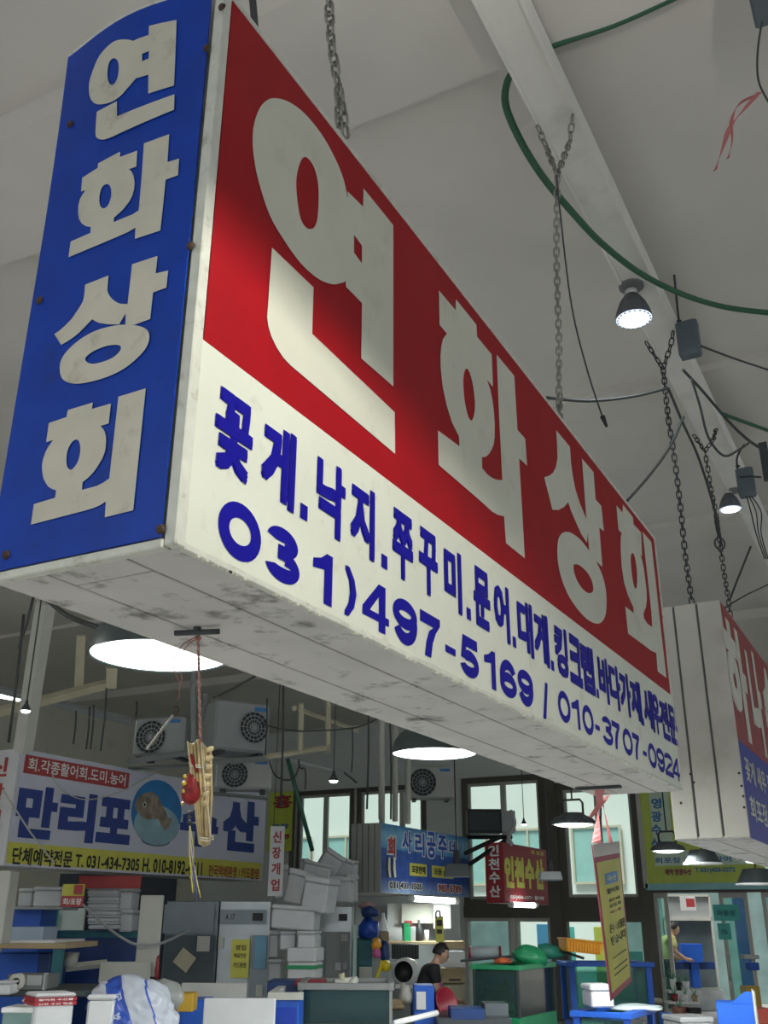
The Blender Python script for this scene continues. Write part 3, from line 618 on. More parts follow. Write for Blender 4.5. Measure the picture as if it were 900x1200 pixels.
for k in range(3): cable('thin_wire', [A(875 + 3 * k, 582, D=6.4), A(880 + 6 * k, 600, D=6.4), A(886 + 3 * k, 625, D=6.4), A(896 + 2 * k, 655, D=6.4)], .004, M_BLACK, ('leftmost', 'middle', 'rightmost')[k] + ' of the three black wires dangling under the smaller junction box', 'wire', group='wires under the smaller junction box')
bm = BM(); p = A(899, 562, D=6.2); quadbox(bm, p - Vector((.02, 0, 0)), (.05, 0, 0), (0, .03, 0), (0, 0, .26)); solo('metal_bracket', bm, M_DGREY, 'dark metal bracket cut off at the right edge beside the smaller junction box', 'bracket')

# bulbs screwed to the beam
def bulb(px, py, D, rad, label):
    p = at(px, py, D=D); r = thing('spot_bulb', p, label, 'light bulb', 'ribbed led bulbs on the beam'); r.rotation_euler = (0, 0, 0)
    b = BM(); lathe(b, [(rad * .98, .0), (rad, rad * .18), (rad * .93, rad * .5), (rad * .72, rad * 1.05), (rad * .42, rad * 1.5), (rad * .36, rad * 1.6)], n=40, ribs=.07); part('heat_sink', b, mat('ribbed_grey_alloy', (.17, .18, .20), .4, metal=.6), r)
    b = BM(); lathe(b, [(rad * .36, rad * 1.55), (rad * .34, rad * 1.9), (0, rad * 1.9)], n=20); part('socket', b, M_LAMPIN, r, smooth=True)
    b = BM(); lathe(b, [(rad * .98, 0), (rad * .80, -rad * .04)], n=32); ring_ = part('lens_ring', b, mat('frosted_ring', (.8, .86, .95), .3, emis=(.7, .8, 1), es=1.2), r, smooth=True)
    for k in range(20):
        a = 2 * PI * k / 20
        if k == 0: 
            b = BM(); box(b, (-rad * .035, -rad * .06, -rad * .05), (rad * .035, rad * .06, -rad * .01)); d0 = part('lens_tab', b, M_BOXG, ring_); d0.location = (rad * .89, 0, 0)
        else:
            d1 = d0.copy(); COL.objects.link(d1); d1.location = (rad * .89 * math.cos(a), rad * .89 * math.sin(a), 0); d1.rotation_euler = (0, 0, a)
    b = BM(); lathe(b, [(rad * .8, -rad * .04), (rad * .5, -rad * .10), (0, -rad * .13)], n=32); part('lens', b, M_GLOW2, r, smooth=True)
    b = BM(); tp = Vector((p.x, p.y, p.z + rad * 1.85)); e_ = Vector((min(max(p.x, bx0 + .05), bx1 - .05), p.y, bz0 + .012)); tube(b, [tp, e_], rad * .16, 8); lathe(b, [(rad * .7, 0), (rad * .7, -.012), (0, -.014)], (e_.x, e_.y, e_.z), 16); part('ceiling_rose', b, mat('smoky_fitting', (.22, .22, .22), .6), r, world=True)
    light('bulb_light', 'SPOT', p - Vector((0, 0, rad * .3)), 18, (.85, .92, 1), .05, spot_size=2.4, spot_blend=.6)
    return r
q = A(743, 372, Z=4.60); Dq = (q - EYE).dot(FF); b1 = bulb(743, 374, Dq, 21 * Dq / FPX, 'lit ribbed bulb nearer the camera, glowing cold white beside the beam')
q = A(856, 595, Z=4.66); Dq2 = (q - EYE).dot(FF); b2 = bulb(856, 597, Dq2, 12.5 * Dq2 / FPX, 'smaller lit ribbed bulb farther along the beam')
print('bulbs', Dq, Dq2, b1.location, b2.location)

# ================================================================== pendant lamps
def dome_lamp(px, py, D, R, label, drop=None, watt=60, tilt=(0, 0)):
    p = at(px, py, D=D); r = thing('pendant_lamp', p, label, 'lamp', 'dark domed pendant lamps'); r.rotation_euler = (tilt[0], tilt[1], 0)
    b = BM(); lathe(b, [(R, 0), (R * .99, R * .1), (R * .93, R * .3), (R * .82, R * .46), (R * .6, R * .58), (R * .38, R * .63), (R * .36, R * .62), (R * .34, R * .6), (R * .52, R * .52), (R * .76, R * .37), (R * .9, R * .18), (R * .97, 0)], n=48); part('shade', b, mat('dark_green_enamel', (.045, .065, .065), .4), r, smooth=True)
    b = BM(); lathe(b, [(R * .97, .004), (R * .85, .012), (0, .014)], n=48); part('diffuser', b, M_GLOW, r)
    b = BM(); lathe(b, [(R * .38, R * .6), (R * .38, R * .95), (R * .30, R * 1.02), (0, R * 1.03)], n=24, ribs=.08); part('neck', b, M_BLACK, r)
    b = BM(); tube(b, [(0, 0, R * 1.0), (0, 0, R * 1.0 + (drop or (ZC - p.z - R)))], .008, 6); part('cord', b, M_BLACK, r)
    light('lamp_light', 'AREA', p - Vector((0, 0, .02)), watt, (.95, 1, .97), R * 1.6); return r
dome_lamp(187, 770, 3.15, .222, 'large glowing domed lamp partly hidden by the near end of the big sign', watt=55)
dome_lamp(509, 884, 5.2, .225, 'glowing domed lamp below the middle of the big sign', watt=55)
# lamp outside the right edge whose shade throws the cut-off across the red panel
rl = thing('pendant_lamp', (.42, 1.05, 3.02), 'domed lamp outside the right edge lighting the red panel', 'lamp', 'dark domed pendant lamps')
b = BM(); R = .2; lathe(b, [(R, -.02), (R, .01), (R * .78, R * .5), (R * .38, R * .75), (R * .34, R * .72), (R * .74, R * .46), (R * .97, .005), (R * .97, -.02)], n=40); part('shade', b, MATS['dark_green_enamel'], rl, smooth=True)
b = BM(); lathe(b, [(.05, .04), (.05, .07), (0, .08)], n=16); lathe(b, [(0, .04), (.05, .04)], n=16); part('lamp_bulb', b, M_GLOW, rl)
b = BM(); tube(b, [(0, 0, .14), (0, 0, ZC - 3.02)], .008, 6); part('cord', b, M_BLACK, rl)
light('shaded_lamp', 'POINT', (.42, 1.05, 3.02 + .055), 330, (1, .98, .88), .045)
def ufo_lamp(px, py, D, R, label, drop=None, lit=True, tilt=(0, 0), watt=40):
    p = at(px, py, D=D); r = thing('highbay_lamp', p, label, 'lamp', 'flat dark highbay lamps'); r.rotation_euler = (tilt[0], tilt[1], 0)
    b = BM(); lathe(b, [(R, 0), (R * 1.02, R * .10), (R * .92, R * .24), (R * .55, R * .42), (R * .5, R * .5), (0, R * .52)], n=48, ribs=.04); part('housing', b, M_DGREY, r)
    b = BM(); lathe(b, [(R * .88, -.003), (R * .6, -.014), (0, -.018)], n=32); part('diffuser', b, M_GLOW if lit else M_LAMPIN, r)
    b = BM(); lathe(b, [(R, 0), (R * .88, -.003)], n=40); part('rim', b, M_LAMPIN, r)
    b = BM(); tube(b, [(-R * .5, 0, R * .42), (-R * .5, 0, R * .95), (-R * .38, 0, R * 1.1), (R * .38, 0, R * 1.1), (R * .5, 0, R * .95), (R * .5, 0, R * .42)], .008, 6); part('hook', b, M_BLACK, r)
    b = BM(); tube(b, [(0, 0, R * 1.1), (0, 0, R * 1.1 + (drop or (ZC - p.z - R * 1.1)))], .006, 6); part('cord', b, M_BLACK, r)
    if lit: light('lamp_light', 'AREA', p - Vector((0, 0, .03)), watt, (.95, 1, .97), R * 1.6)
    return r
ufo_lamp(672, 966, 7.0, .152, 'lit highbay lamp left of the hanging yellow placard')
ufo_lamp(783, 997, 8.0, .135, 'lit highbay lamp in front of the yellow green window sign', drop=.8)
ufo_lamp(878, 1005, 7.4, .15, 'brightly lit lamp tilted under the far end of the second sign box', drop=.05, tilt=(.25, .25))
for k, (x, y) in enumerate(((-4.6, 1.4), (-8.2, 2.6), (-2.6, -1.6), (3.2, -1.8))):  # unseen lamps added so floor bounce brightens the ceiling and sign underside
    p_ = thing('pendant_lamp', (x, y, 3.1), ('first', 'second', 'third', 'fourth')[k] + ' unseen domed lamp added to brighten the ceiling by bounce, behind or left of the camera', 'lamp', 'dark domed pendant lamps'); b = BM(); R = .22
    lathe(b, [(R, 0), (R * .93, R * .3), (R * .6, R * .58), (0, R * .65), (R * .58, R * .52), (R * .9, R * .26), (R * .97, 0)], n=24); part('shade', b, MATS['dark_green_enamel'], p_, smooth=True); b = BM(); lathe(b, [(R * .95, .01), (0, .012)], n=24); part('diffuser', b, M_GLOW, p_)
    b = BM(); tube(b, [(0, 0, .13), (0, 0, ZC - 3.1)], .008, 6); part('cord', b, M_BLACK, p_); light('lamp_light', 'AREA', (x, y, 3.08), 26, (1, .97, .92), .36)
def cone_shade(px, py, D, R, hh, label, lit=False):
    p = at(px, py, D=D); r = thing('cone_lamp', p, label, 'lamp', 'dark cone shades')
    b = BM(); lathe(b, [(R, 0), (R * .62, hh), (R * .25, hh * 1.05), (0, hh * 1.06)], n=32); part('shade', b, M_DGREY, r, smooth=False)
    b = BM(); lathe(b, [(R * 1.01, 0), (R * 1.01, .012), (R * .95, .012), (R * .95, 0), (R * 1.01, 0)], n=32); part('rim', b, M_LAMPIN, r)
    b = BM(); lathe(b, [(R * .95, .01), (R * .5, hh * .8), (0, hh * .8)], n=24); part('reflector', b, M_LAMPIN, r)
    b = BM(); tube(b, [(0, 0, hh), (0, 0, hh + .3)], .007, 6); part('cord', b, M_BLACK, r)
cone_shade(824, 1013, 8.0, .15, .11, 'unlit dark cone shade between the two lamps under the second sign box')
cone_shade(888, 1037, 8.6, .18, .13, 'unlit dark cone shade lowest at the right edge')
def box_lamp(x0, y0, x1, y1, D, m, label):
    c = at((x0 + x1) / 2, y1, D=D); w_ = (x1 - x0) * D / FPX; h_ = (y1 - y0) * D / FPX
    r = thing('track_floodlight', c, label, 'lamp', 'short floodlights on stems', rz=YAW)
    b = BM(); lo = [b.verts.new((sx * w_ / 2, sy * w_ * .35, 0)) for sx, sy in ((-1, -1), (1, -1), (1, 1), (-1, 1))]; hi = [b.verts.new((sx * w_ * .44, sy * w_ * .3, h_)) for sx, sy in ((-1, -1), (1, -1), (1, 1), (-1, 1))]
    for q in range(4): b.faces.new((lo[q], lo[(q + 1) % 4], hi[(q + 1) % 4], hi[q]))
    b.faces.new(hi); b.faces.new(lo[::-1]); part('housing', b, m, r, bevel=.004)
    b = BM(); lathe(b, [(w_ * .14, h_), (w_ * .13, h_ + w_ * .5), (0, h_ + w_ * .55)], n=16); part('stem', b, M_BLACK, r)
    b = BM(); box(b, (-w_ / 2, -w_ * .36, -.008), (w_ / 2, w_ * .36, 0)); part('glass', b, M_BOXG, r)
    b = BM(); tube(b, [(0, 0, h_ + w_ * .5), (0, 0, ZC - c.z)], .007, 6); part('cord', b, M_BLACK, r)
box_lamp(521, 1013, 550, 1027, 9.4, M_DGREY, 'black floodlight in front of the blue sea print sign')
box_lamp(632, 1022, 658, 1031, 9.5, mat('pale_grey_shade', (.33, .35, .35), .5), 'pale grey floodlight at the right end of the red shop sign')
def small_bulb(px, py, D, R, label):
    p = at(px, py, D=D); r = thing('cone_bulb', p, label, 'light bulb', 'small hanging bulbs')
    b = BM(); lathe(b, [(R, 0), (R * .9, R * .4), (R * .35, R * 1.5), (R * .3, R * 2.1), (0, R * 2.1)], n=24); part('bulb_body', b, M_DGREY, r, smooth=True)
    b = BM(); lathe(b, [(R * .97, 0), (R * .7, -R * .35), (0, -R * .5)], n=24); part('lens', b, M_GLOW, r, smooth=True)
    b = BM(); tube(b, [(0, 0, R * 2), (0, 0, ZC - p.z)], .005, 5); part('cord', b, M_CABLE, r)
small_bulb(391, 915, 9.5, .045, 'small lit cone bulb hanging in front of the left window')
small_bulb(30, 833, 6.0, .030, 'tiny lit bulb hanging left of the big glowing lamp')
small_bulb(614, 966, 12, .035, 'tiny lit bulb seen against the window right of the black condenser')
def tube_light(x0, y0, x1, y1, D, label, X=None):
    a, c = at(x0, y0, D=D), at(x1, y1, D=D * 1.03); r = thing('tube_light', (a + c) / 2, label, 'lamp', 'led tubes under the signs')
    b = BM(); tube(b, [a, c], .035, 10); light('tube_light', 'AREA', (a + c) / 2 - Vector((0, 0, .05)), 12, (.9, 1, .93), .4); part('tube', b, glow('tube_glow', (.9, 1, .93), 7.0), r, world=True, smooth=True)
    for q in (a, c): b = BM(); d = (c - a).normalized() * .03; tube(b, [q - d, q + d], .038, 10); part('end_cap', b, M_LAMPIN, r, world=True)
tube_light(482, 1053, 534, 1056, 12.0, 'led tube glowing under the blue sea print sign')
tube_light(599, 1060, 627, 1061, 13.6, 'led tube glowing under the red shop sign')
# ================================================================== box signs farther back
def onX(X, px, py): return at(px, py, X=X)
def sign_text(root, X, s, xl, xr, ytop, ybot, m, bold=.02, xref=None, lift=.002, name='lettering'):
    """lettering on the +X face of a sign, between columns xl..xr; heights read at column xl"""
    a, c = onX(X, xl, ytop), onX(X, xl, ybot); e_ = onX(X, xr, (ytop + ybot) / 2)
    y0 = (a.y + c.y) / 2; bm = BM(); text(bm, s, (X + lift, y0, c.z), (0, e_.y - y0, 0), (0, 0, a.z - c.z), bold); return part(name, bm, m, root, world=True, kind='stuff' if len(s) > 3 else None)
M_PBLUE = mat('sign_blue', (.02, .05, .26), .5); M_PWHITE = mat('sign_pale', (.62, .64, .74), .5, var=.03); M_BLK = mat('ink_black', (.012, .012, .014), .5)
M_PRED = mat('sign_red', (.42, .05, .05), .5); M_PYEL = mat('sign_yellow', (.66, .64, .10), .5)
X3, Y3, Z3 = -7.2, 6.5, 1.93
s3 = sign_box('sign_box', X3, Y3, Z3, 1.0, 3.95, .5, 'pale box sign with big dark blue syllables, a fish photo and yellow bottom strip', M_FOAM, M_PWHITE, ribs=1)
yel = onX(X3, 100, 1006).z + .02
bm = BM(); box(bm, (X3, Y3 + .02, Z3 + .02), (X3 + .002, Y3 + 3.9, onX(X3, 20, 985).z - .015)); part('yellow_strip', bm, M_PYEL, s3, world=True)
a, c, e_ = onX(X3, 30, 884), onX(X3, 30, 906), onX(X3, 151, 915)
bm = BM(); box(bm, (X3, a.y, c.z), (X3 + .002, e_.y, a.z)); part('red_strip', bm, M_PRED, s3, world=True)
sign_text(s3, X3, '회.각종활어회.도미.농어', 33, 149, 887, 903, M_LAMPIN, .015, lift=.003)
for s_, a, b, t, u in (('만', 19, 67, 917, 981), ('리', 69, 112, 925, 985), ('포', 114, 154, 932, 987), ('수', 211, 256, 938, 990), ('산', 261, 303, 934, 996)): sign_text(s3, X3, s_, a, b, t, u, M_PBLUE, .055)
sign_text(s3, X3, '단체예약전문 T. 031-434-7305', 14, 164, 992, 1013, M_BLK, .025, lift=.004)
sign_text(s3, X3, 'H. 010-8192-4411', 167, 237, 1005, 1022, M_BLK, .025, lift=.004)
sign_text(s3, X3, '전국택배환영 / 카드환영', 244, 303, 1013, 1027, M_PRED, .02, lift=.004)
# fish photograph print: blue oval with a sand coloured flatfish
def oval(root, X, px, py, rx, rz, m, lift, name, n=32, rot=0, fn=None):
    c = onX(X, px, py); bm = BM(); vs = []
    for k in range(n):
        a = 2 * PI * k / n; f = fn(a) if fn else 1; u, v = rx * math.cos(a) * f, rz * math.sin(a) * f; vs.append(bm.verts.new((X + lift, c.y + u * math.cos(rot) - v * math.sin(rot), c.z + u * math.sin(rot) + v * math.cos(rot))))
    bm.faces.new(vs); return part(name, bm, m, root, world=True)
oval(s3, X3, 184, 952, .40, .33, mat('print_sky', (.02, .22, .55), .5, var=.3, scale=2), .002, 'printed_oval')
oval(s3, X3, 184, 967, .36, .20, mat('print_seafoam', (.30, .48, .55), .5, var=.2, scale=5), .003, 'printed_water')
c = onX(X3, 180, 948); bm = BM()
outl = [(-.30,.02),(-.26,.09),(-.18,.14),(-.06,.17),(.06,.13),(.12,.06),(.17,.01),(.23,-.06),(.30,-.08),(.27,-.16),(.20,-.20),(.14,-.16),(.09,-.10),(.02,-.10),(-.08,-.12),(-.20,-.08),(-.27,-.04)]
poly_print(bm, [[outl]], lambda x, y: Vector((X3 + .004, c.y + x, c.z + y))); part('printed_fish', bm, mat('print_fish', (.30, .24, .18), .6, var=.5, scale=14), s3, world=True)
for rr, m in ((.018, M_BLK), (.026, M_LAMPIN)): oval(s3, X3, 169, 943, rr, rr, m, .006 if m is M_BLK else .005, 'printed_eye')
c = onX(X3, 182, 985); bm = BM(); tube(bm, [(X3 + .005, c.y + .22 * math.cos(a_), c.z + .05 * math.sin(a_)) for a_ in [PI + PI * k / 12 for k in range(13)]], .006, 4); part('printed_bowl_edge', bm, M_BOXG, s3, world=True)
for k, s_ in enumerate('신장개업'): flat_part('lettering', M_PRED, s3, texts=[(s_, (X3 - .34, Y3 - .004, Z3 + .76 - k * .23), (.22, 0, 0), (0, 0, .17), .03)])
b = BM(); tube(b, catmull([at(60, 905, X=X3 + .1), at(72, 925, X=X3 + .12), at(100, 937, X=X3 + .12), at(140, 928, X=X3 + .1), at(182, 906, X=X3 + .02)]), .006, 5); solo('slack_cord', b, M_WPIPE, 'slack pale cord looping across the face of the pale fish photo sign', 'cord')
b = BM(); tube(b, [at(3, 925, X=X3 + .2), at(36, 976, X=X3 + .2), at(64, 1012, X=X3 + .2)], .008, 5); solo('slack_cord', b, M_WPIPE, 'straight pale cord slanting down over the left part of the pale fish photo sign', 'cord')
r = thing('hanging_board', at(322, 1050, D=10.2), 'narrow white board with red vertical writing at the right end of the fish photo sign', 'shop sign', rz=YAW)
wv, hv = 17 * 10.2 / FPX, 84 * 10.2 / FPX * .93
b = BM(); box(b, (-wv / 2, 0, 0), (wv / 2, .03, hv)); part('board', b, M_FOAM, r)
for k, s_ in enumerate('신장개업'):
    b = BM(); text(b, s_, (-wv * .3, -.003, hv * (.76 - .23 * k)), (wv * .6, 0, 0), (0, 0, hv * .17), .03); part('lettering', b, M_PRED, r)
b = BM(); tube(b, [(-wv * .3, .015, hv), (-wv * .3, .015, 2.6)], .005, 5); part('hanger', b, M_CABLE, r)
# sea print sign
X4 = -6.0
p = at(446, 962, X=X4); q = at(447, 1046, X=X4); e_ = at(549, 1010, X=X4); Y4, Z4, H4, L4 = p.y, q.z, p.z - q.z - .02, e_.y - p.y
def seamat():
    m = bpy.data.materials.new('sea_print'); m.use_nodes = True; N = m.node_tree.nodes; L = m.node_tree.links; b = N['Principled BSDF']; tc = N.new('ShaderNodeTexCoord'); sp = N.new('ShaderNodeSeparateXYZ'); L.new(tc.outputs['Object'], sp.inputs[0])
    mr = N.new('ShaderNodeMapRange'); mr.inputs[1].default_value = -H4 / 2 + H4 / 2; mr.inputs[2].default_value = H4; L.new(sp.outputs[2], mr.inputs[0]); r = N.new('ShaderNodeValToRGB'); L.new(mr.outputs[0], r.inputs[0])
    es = r.color_ramp.elements; es[0].position = 0; es[0].color = (.30, .42, .68, 1); es[1].position = 1; es[1].color = (.04, .22, .50, 1)
    for ps, c in ((.16, (.08, .16, .50)), (.22, (.02, .07, .36)), (.62, (.02, .10, .42)), (.66, (.12, .38, .68)), (.85, (.22, .50, .72))): x = es.new(ps); x.color = (*c, 1)
    nz = N.new('ShaderNodeTexNoise'); nz.inputs['Scale'].default_value = 9; mx = N.new('ShaderNodeMix'); mx.data_type = 'RGBA'; mx.blend_type = 'OVERLAY'; mx.inputs['Factor'].default_value = .6; L.new(tc.outputs['Object'], nz.inputs['Vector'])
    L.new(r.outputs[0], mx.inputs['A']); L.new(nz.outputs['Fac'], mx.inputs['B']); L.new(mx.outputs['Result'], b.inputs['Base Color']); b.inputs['Roughness'].default_value = .5; return m
s4 = sign_box('sign_box', X4, Y4, Z4, H4, L4, .42, 'blue sea print box sign with a ribbed grey end, hanging over the foam boxes', mat('ribbed_grey_end', (.36, .37, .35), .6), seamat(), ribs=5)
for m, bo, lf in ((M_LAMPIN, .085, .002), (mat('sign_cobalt', (.01, .07, .45), .5), .03, .006)):
    for s_, a, b, t, u in (('사', 470, 483, 972, 999), ('리', 485, 498, 974, 1003), ('공', 499, 511, 973, 1006), ('주', 512, 524, 977, 1006), ('네', 525, 536, 983, 1003)):
        k = 0 if bo > .05 else 1; sign_text(s4, X4, s_, a + k, b - k, t + k, u - k, m, bo, lift=lf)
sign_text(s4, X4, '회', 453, 464, 978, 1006, M_LAMPIN, .10, lift=.002); sign_text(s4, X4, '회', 454, 463, 980, 1004, M_PRED, .05, lift=.006)
for a, b, t, u, s_ in ((480, 500, 1011, 1026, '포장판매'), (506, 531, 1014, 1028, '모듬 소·대')):
    p0, p1, p2 = onX(X4, a, t), onX(X4, a, u), onX(X4, b, (t + u) / 2); bm = BM(); box(bm, (X4, (p0.y + p1.y) / 2, p1.z), (X4 + .003, p2.y, p0.z)); part('yellow_label', bm, M_PYEL, s4, world=True, bevel=.03)
    sign_text(s4, X4, s_, a + 2, b - 2, t + 3, u - 3, M_BLK, .03, lift=.006)
sign_text(s4, X4, '031)431-1505', 455, 495, 1032, 1044, M_LAMPIN, .09, lift=.002); sign_text(s4, X4, '031)431-1505', 456, 494, 1033, 1043, M_BLK, .03, lift=.006)
sign_text(s4, X4, '985-5789', 512, 541, 1035, 1046, M_LAMPIN, .09, lift=.002); sign_text(s4, X4, '985-5789', 513, 540, 1036, 1045, M_PRED, .03, lift=.006)
for k in range(4):
    c = onX(X4, 453 + 3 * k, 1016); bm = BM(); vs = [bm.verts.new((X4 + .003, c.y + u, c.z + v)) for u, v in ((-.02, .10), (.025, .12), (.03, -.02), (.05, -.12), (.0, -.12), (-.03, -.02))]; bm.faces.new(vs); part('printed_stripe', bm, M_LAMPIN if k % 2 else M_BLK, s4, world=True)
# red shop sign
X5 = -5.35
p = at(589, 987, X=X5); q = at(589, 1058, X=X5); e_ = at(641, 1020, X=X5); Y5, Z5, H5, L5 = p.y, q.z, p.z - q.z, e_.y - p.y
s5 = sign_box('sign_box', X5, Y5, Z5, H5, L5, at(589, 1020, Y=Y5).x - at(567, 1020, Y=Y5).x, 'dark red box sign with yellow syllables on its side and white ones down its end', mat('sign_red_end', (.36, .02, .03), .5), mat('sign_red_face', (.30, .015, .03), .5), ribs=1)
W5 = at(589, 1020, Y=Y5).x - at(567, 1020, Y=Y5).x
for k, s_ in enumerate('인천수산'): flat_part('lettering', M_LAMPIN, s5, texts=[(s_, (X5 - W5 + .06, Y5 - .003, Z5 + H5 * (.77 - .225 * k)), (W5 - .12, 0, 0), (0, 0, H5 * .19), .03)])
for s_, a, b, t, u in (('인', 591, 602, 1002, 1040), ('천', 603, 614, 1004, 1040), ('수', 615, 626, 1006, 1041), ('산', 627, 637, 1006, 1042)): sign_text(s5, X5, s_, a, b, t, u, M_PYEL, .06)
sign_text(s5, X5, '회 포장', 622, 637, 996, 1001, M_PYEL, .02); sign_text(s5, X5, '031)434-1277 · 활어회', 598, 637, 1048, 1054, M_LAMPIN, .03)

# yellow green sign in the shop-front glazing
YS = YB - .12
def onY(px, py): return at(px, py, Y=YS)
a, c, e_ = onY(757, 928), onY(757, 1041), onY(872, 1041)
s6 = thing('window_sign', ((a.x + e_.x) / 2, YS, c.z), 'yellow green sign with blue writing filling the shop window above the doors', 'shop sign')
M_LIME = mat('lime_print', (.56, .66, .12), .5, var=.06)
bm = BM(); box(bm, (c.x, YS, c.z + .04), (e_.x + .35, YS + .05, a.z + .35)); part('sign_face', bm, M_LIME, s6, world=True)
bm = BM(); box(bm, (c.x, YS - .03, c.z - .03), (e_.x + .35, YS + .05, c.z + .07)); part('sill_strip', bm, mat('pale_cyan', (.30, .58, .60), .4), s6, world=True)
bm = BM(); box(bm, (c.x - .03, YS - .03, c.z), (c.x + .04, YS + .05, a.z + .35)); part('side_frame', bm, M_FRAME2, s6, world=True)
M_CYB = mat('ink_cyan_blue', (.05, .20, .48), .5)
p0, p1 = onY(762, 1030), onY(785, 985)
bm = BM(); box(bm, (p0.x + .1, YS - .004, onY(770, 1015).z), (e_.x + .3, YS, onY(800, 1003).z + .08)); part('pale_band', bm, mat('pale_lime', (.62, .76, .60), .5), s6, world=True)
bm = BM(); box(bm, (onY(762, 950).x, YS - .004, onY(765, 1000).z), (onY(785, 950).x, YS, a.z + .3)); part('pale_band', bm, MATS['pale_lime'], s6, world=True)
for k, s_ in enumerate('영광수산'):
    y_ = 936 + k * 15.5; q = onY(764, y_ + 12); flat_part('lettering', M_CYB, s6, texts=[(s_, (q.x, YS - .008, q.z), (.17, 0, 0), (0, 0, .17), .03)])
q = onY(768, 1012); flat_part('lettering', M_CYB, s6, texts=[('회포장 자연산 활어', (q.x, YS - .008, q.z), (1.2, 0, 0), (0, 0, .09), .02)])
q = onY(780, 1026); flat_part('lettering', mat('ink_plum', (.30, .04, .12), .5), s6, texts=[('예약 영광수산', (q.x, YS - .008, q.z), (.42, 0, 0), (0, 0, .10), .03)])
q = onY(815, 1024); flat_part('lettering', M_CYB, s6, texts=[('T 031)433-5272', (q.x, YS - .008, q.z), (.62, 0, 0), (0, 0, .09), .03)])
# yellow sheet in the left window
a, c = onY(316, 929), onY(343, 997)
s7 = thing('window_sign', ((a.x + c.x) / 2, YS, c.z), 'yellow poster with red and blue print beside the left window', 'shop sign')
bm = BM(); box(bm, (a.x, YS, c.z), (c.x, YS + .03, a.z)); part('sheet', bm, mat('bright_lime', (.66, .74, .10), .5), s7, world=True)
for (s_, x_, y_, ww, hh, m) in (('홍', 320, 948, .45, .26, M_PRED), ('포장', 318, 972, .42, .10, M_CYB), ('환영', 318, 984, .42, .10, M_PRED)):
    q = onY(x_, y_); flat_part('lettering', m, s7, texts=[(s_, (q.x, YS - .004, q.z), (ww, 0, 0), (0, 0, hh), .04)])
bm = BM(); q = onY(345, 962); box(bm, (q.x - .03, YS - .02, 2.28), (q.x + .03, YS + .1, 3.9)); struct('trim_20', bm, M_FRAME)

# ================================================================== straight-on boxes placed by their outline
def G(px, py, H): return at(px, py, H=H)
def outline(x0, y0, x1, y1, H):
    xm, ym = (x0 + x1) / 2, (y0 + y1) / 2; P0, P1 = G(x0, ym, H), G(x1, ym, H); zb, zt_ = G(xm, y1, H).z, G(xm, y0, H).z; c = (P0 + P1) / 2
    return Vector((c.x, c.y, zb)), (P1 - P0).length, zt_ - zb
def boxthing(name, r4, H, depth, m, label, cat, group=None, turn=0, floor=False, bevel=.006):
    base, w_, h_ = outline(*r4, H)
    if floor: h_ += base.z; base.z = 0
    b = BM(); box(b, (-w_ / 2, 0, 0), (w_ / 2, depth, h_)); o = bpy.data.objects.new(name, finish(b, name, m)); COL.objects.link(o); o.location = base; o.rotation_euler = (0, 0, YAW + turn)
    if bevel: bake(o, bevel)
    tag(o, label, cat, group); o['w'] = w_; o['h'] = h_; return o
def add(parent, name, lo, hi, m, bevel=0, label=None):
    b = BM(); box(b, lo, hi); return part(name, b, m, parent, bevel=bevel, label=label)

# ---------- outdoor condensers
def condenser(px, py, D, w_, h_, d_, face, label, m=M_AC, fanx=.33, fanr=.40):
    """box with a fan grille; px,py = centre of the bottom front edge"""
    p = at(px, py, D=D); r = thing('air_condenser', p, label, 'air conditioner', 'outdoor condensers', rz=face)
    b = BM(); box(b, (-w_ / 2, 0, .03), (w_ / 2, d_, h_)); part('casing', b, m, r, bevel=.025)
    fx, fz, fr = -w_ / 2 + w_ * fanx, h_ * .52, h_ * fanr
    b = BM(); lathe(b, [(0, -.004), (fr, -.004), (fr, .0)], (fx, 0, fz), 32, 'Y'); fr_ = part('fan_recess', b, mat('fan_dark', (.03, .035, .04), .6), r)
    for k in range(4): b = BM(); rr = fr * (1 - .24 * k); tube(b, [(fx + rr * math.cos(a), -.012, fz + rr * math.sin(a)) for a in [2 * PI * j / 24 for j in range(25)]], .006, 4, cap=False); part('grille_ring', b, MATS['grey_appliance'], fr_)
    for k in range(8): b = BM(); a = PI * k / 8; tube(b, [(fx - fr * math.cos(a), -.012, fz - fr * math.sin(a)), (fx + fr * math.cos(a), -.012, fz + fr * math.sin(a))], .004, 4); part('grille_spoke', b, MATS['grey_appliance'], fr_)
    b = BM(); lathe(b, [(0, -.022), (fr * .16, -.018), (fr * .18, -.006)], (fx, 0, fz), 16, 'Y'); part('fan_hub', b, MATS['grey_appliance'], fr_)
    for sx in (-1, 1): add(r, 'foot', (sx * w_ * .35 - .03, 0, 0), (sx * w_ * .35 + .03, d_, .03), M_DGREY)
    add(r, 'maker_badge', (w_ * .2, -.004, h_ * .84), (w_ * .42, 0, h_ * .92), M_CYB)
    return r
condenser(183, 889, 10.0, .56, .42, .30, YAW - .25, 'grey condenser with a round fan, left of the pair above the fish photo sign', M_GREYM, .36)
condenser(283, 884, 10.3, .62, .55, .52, YAW + .55, 'dark grey condenser right of the pair above the fish photo sign', M_GREYM, .70, .30)
condenser(284, 928, 10.9, .62, .36, .3, YAW + .1, 'pale condenser low behind the right end of the fish photo sign', M_AC, .35, .40)
condenser(505, 938, 15.2, .72, .52, .3, YAW + .02, 'cream condenser on a wall bracket behind the sea print sign', M_AC, .33, .40)
def slab(name, r4, H, depth, m, label, cat, **k): return boxthing(name, r4, H, depth, m, label, cat, **k)
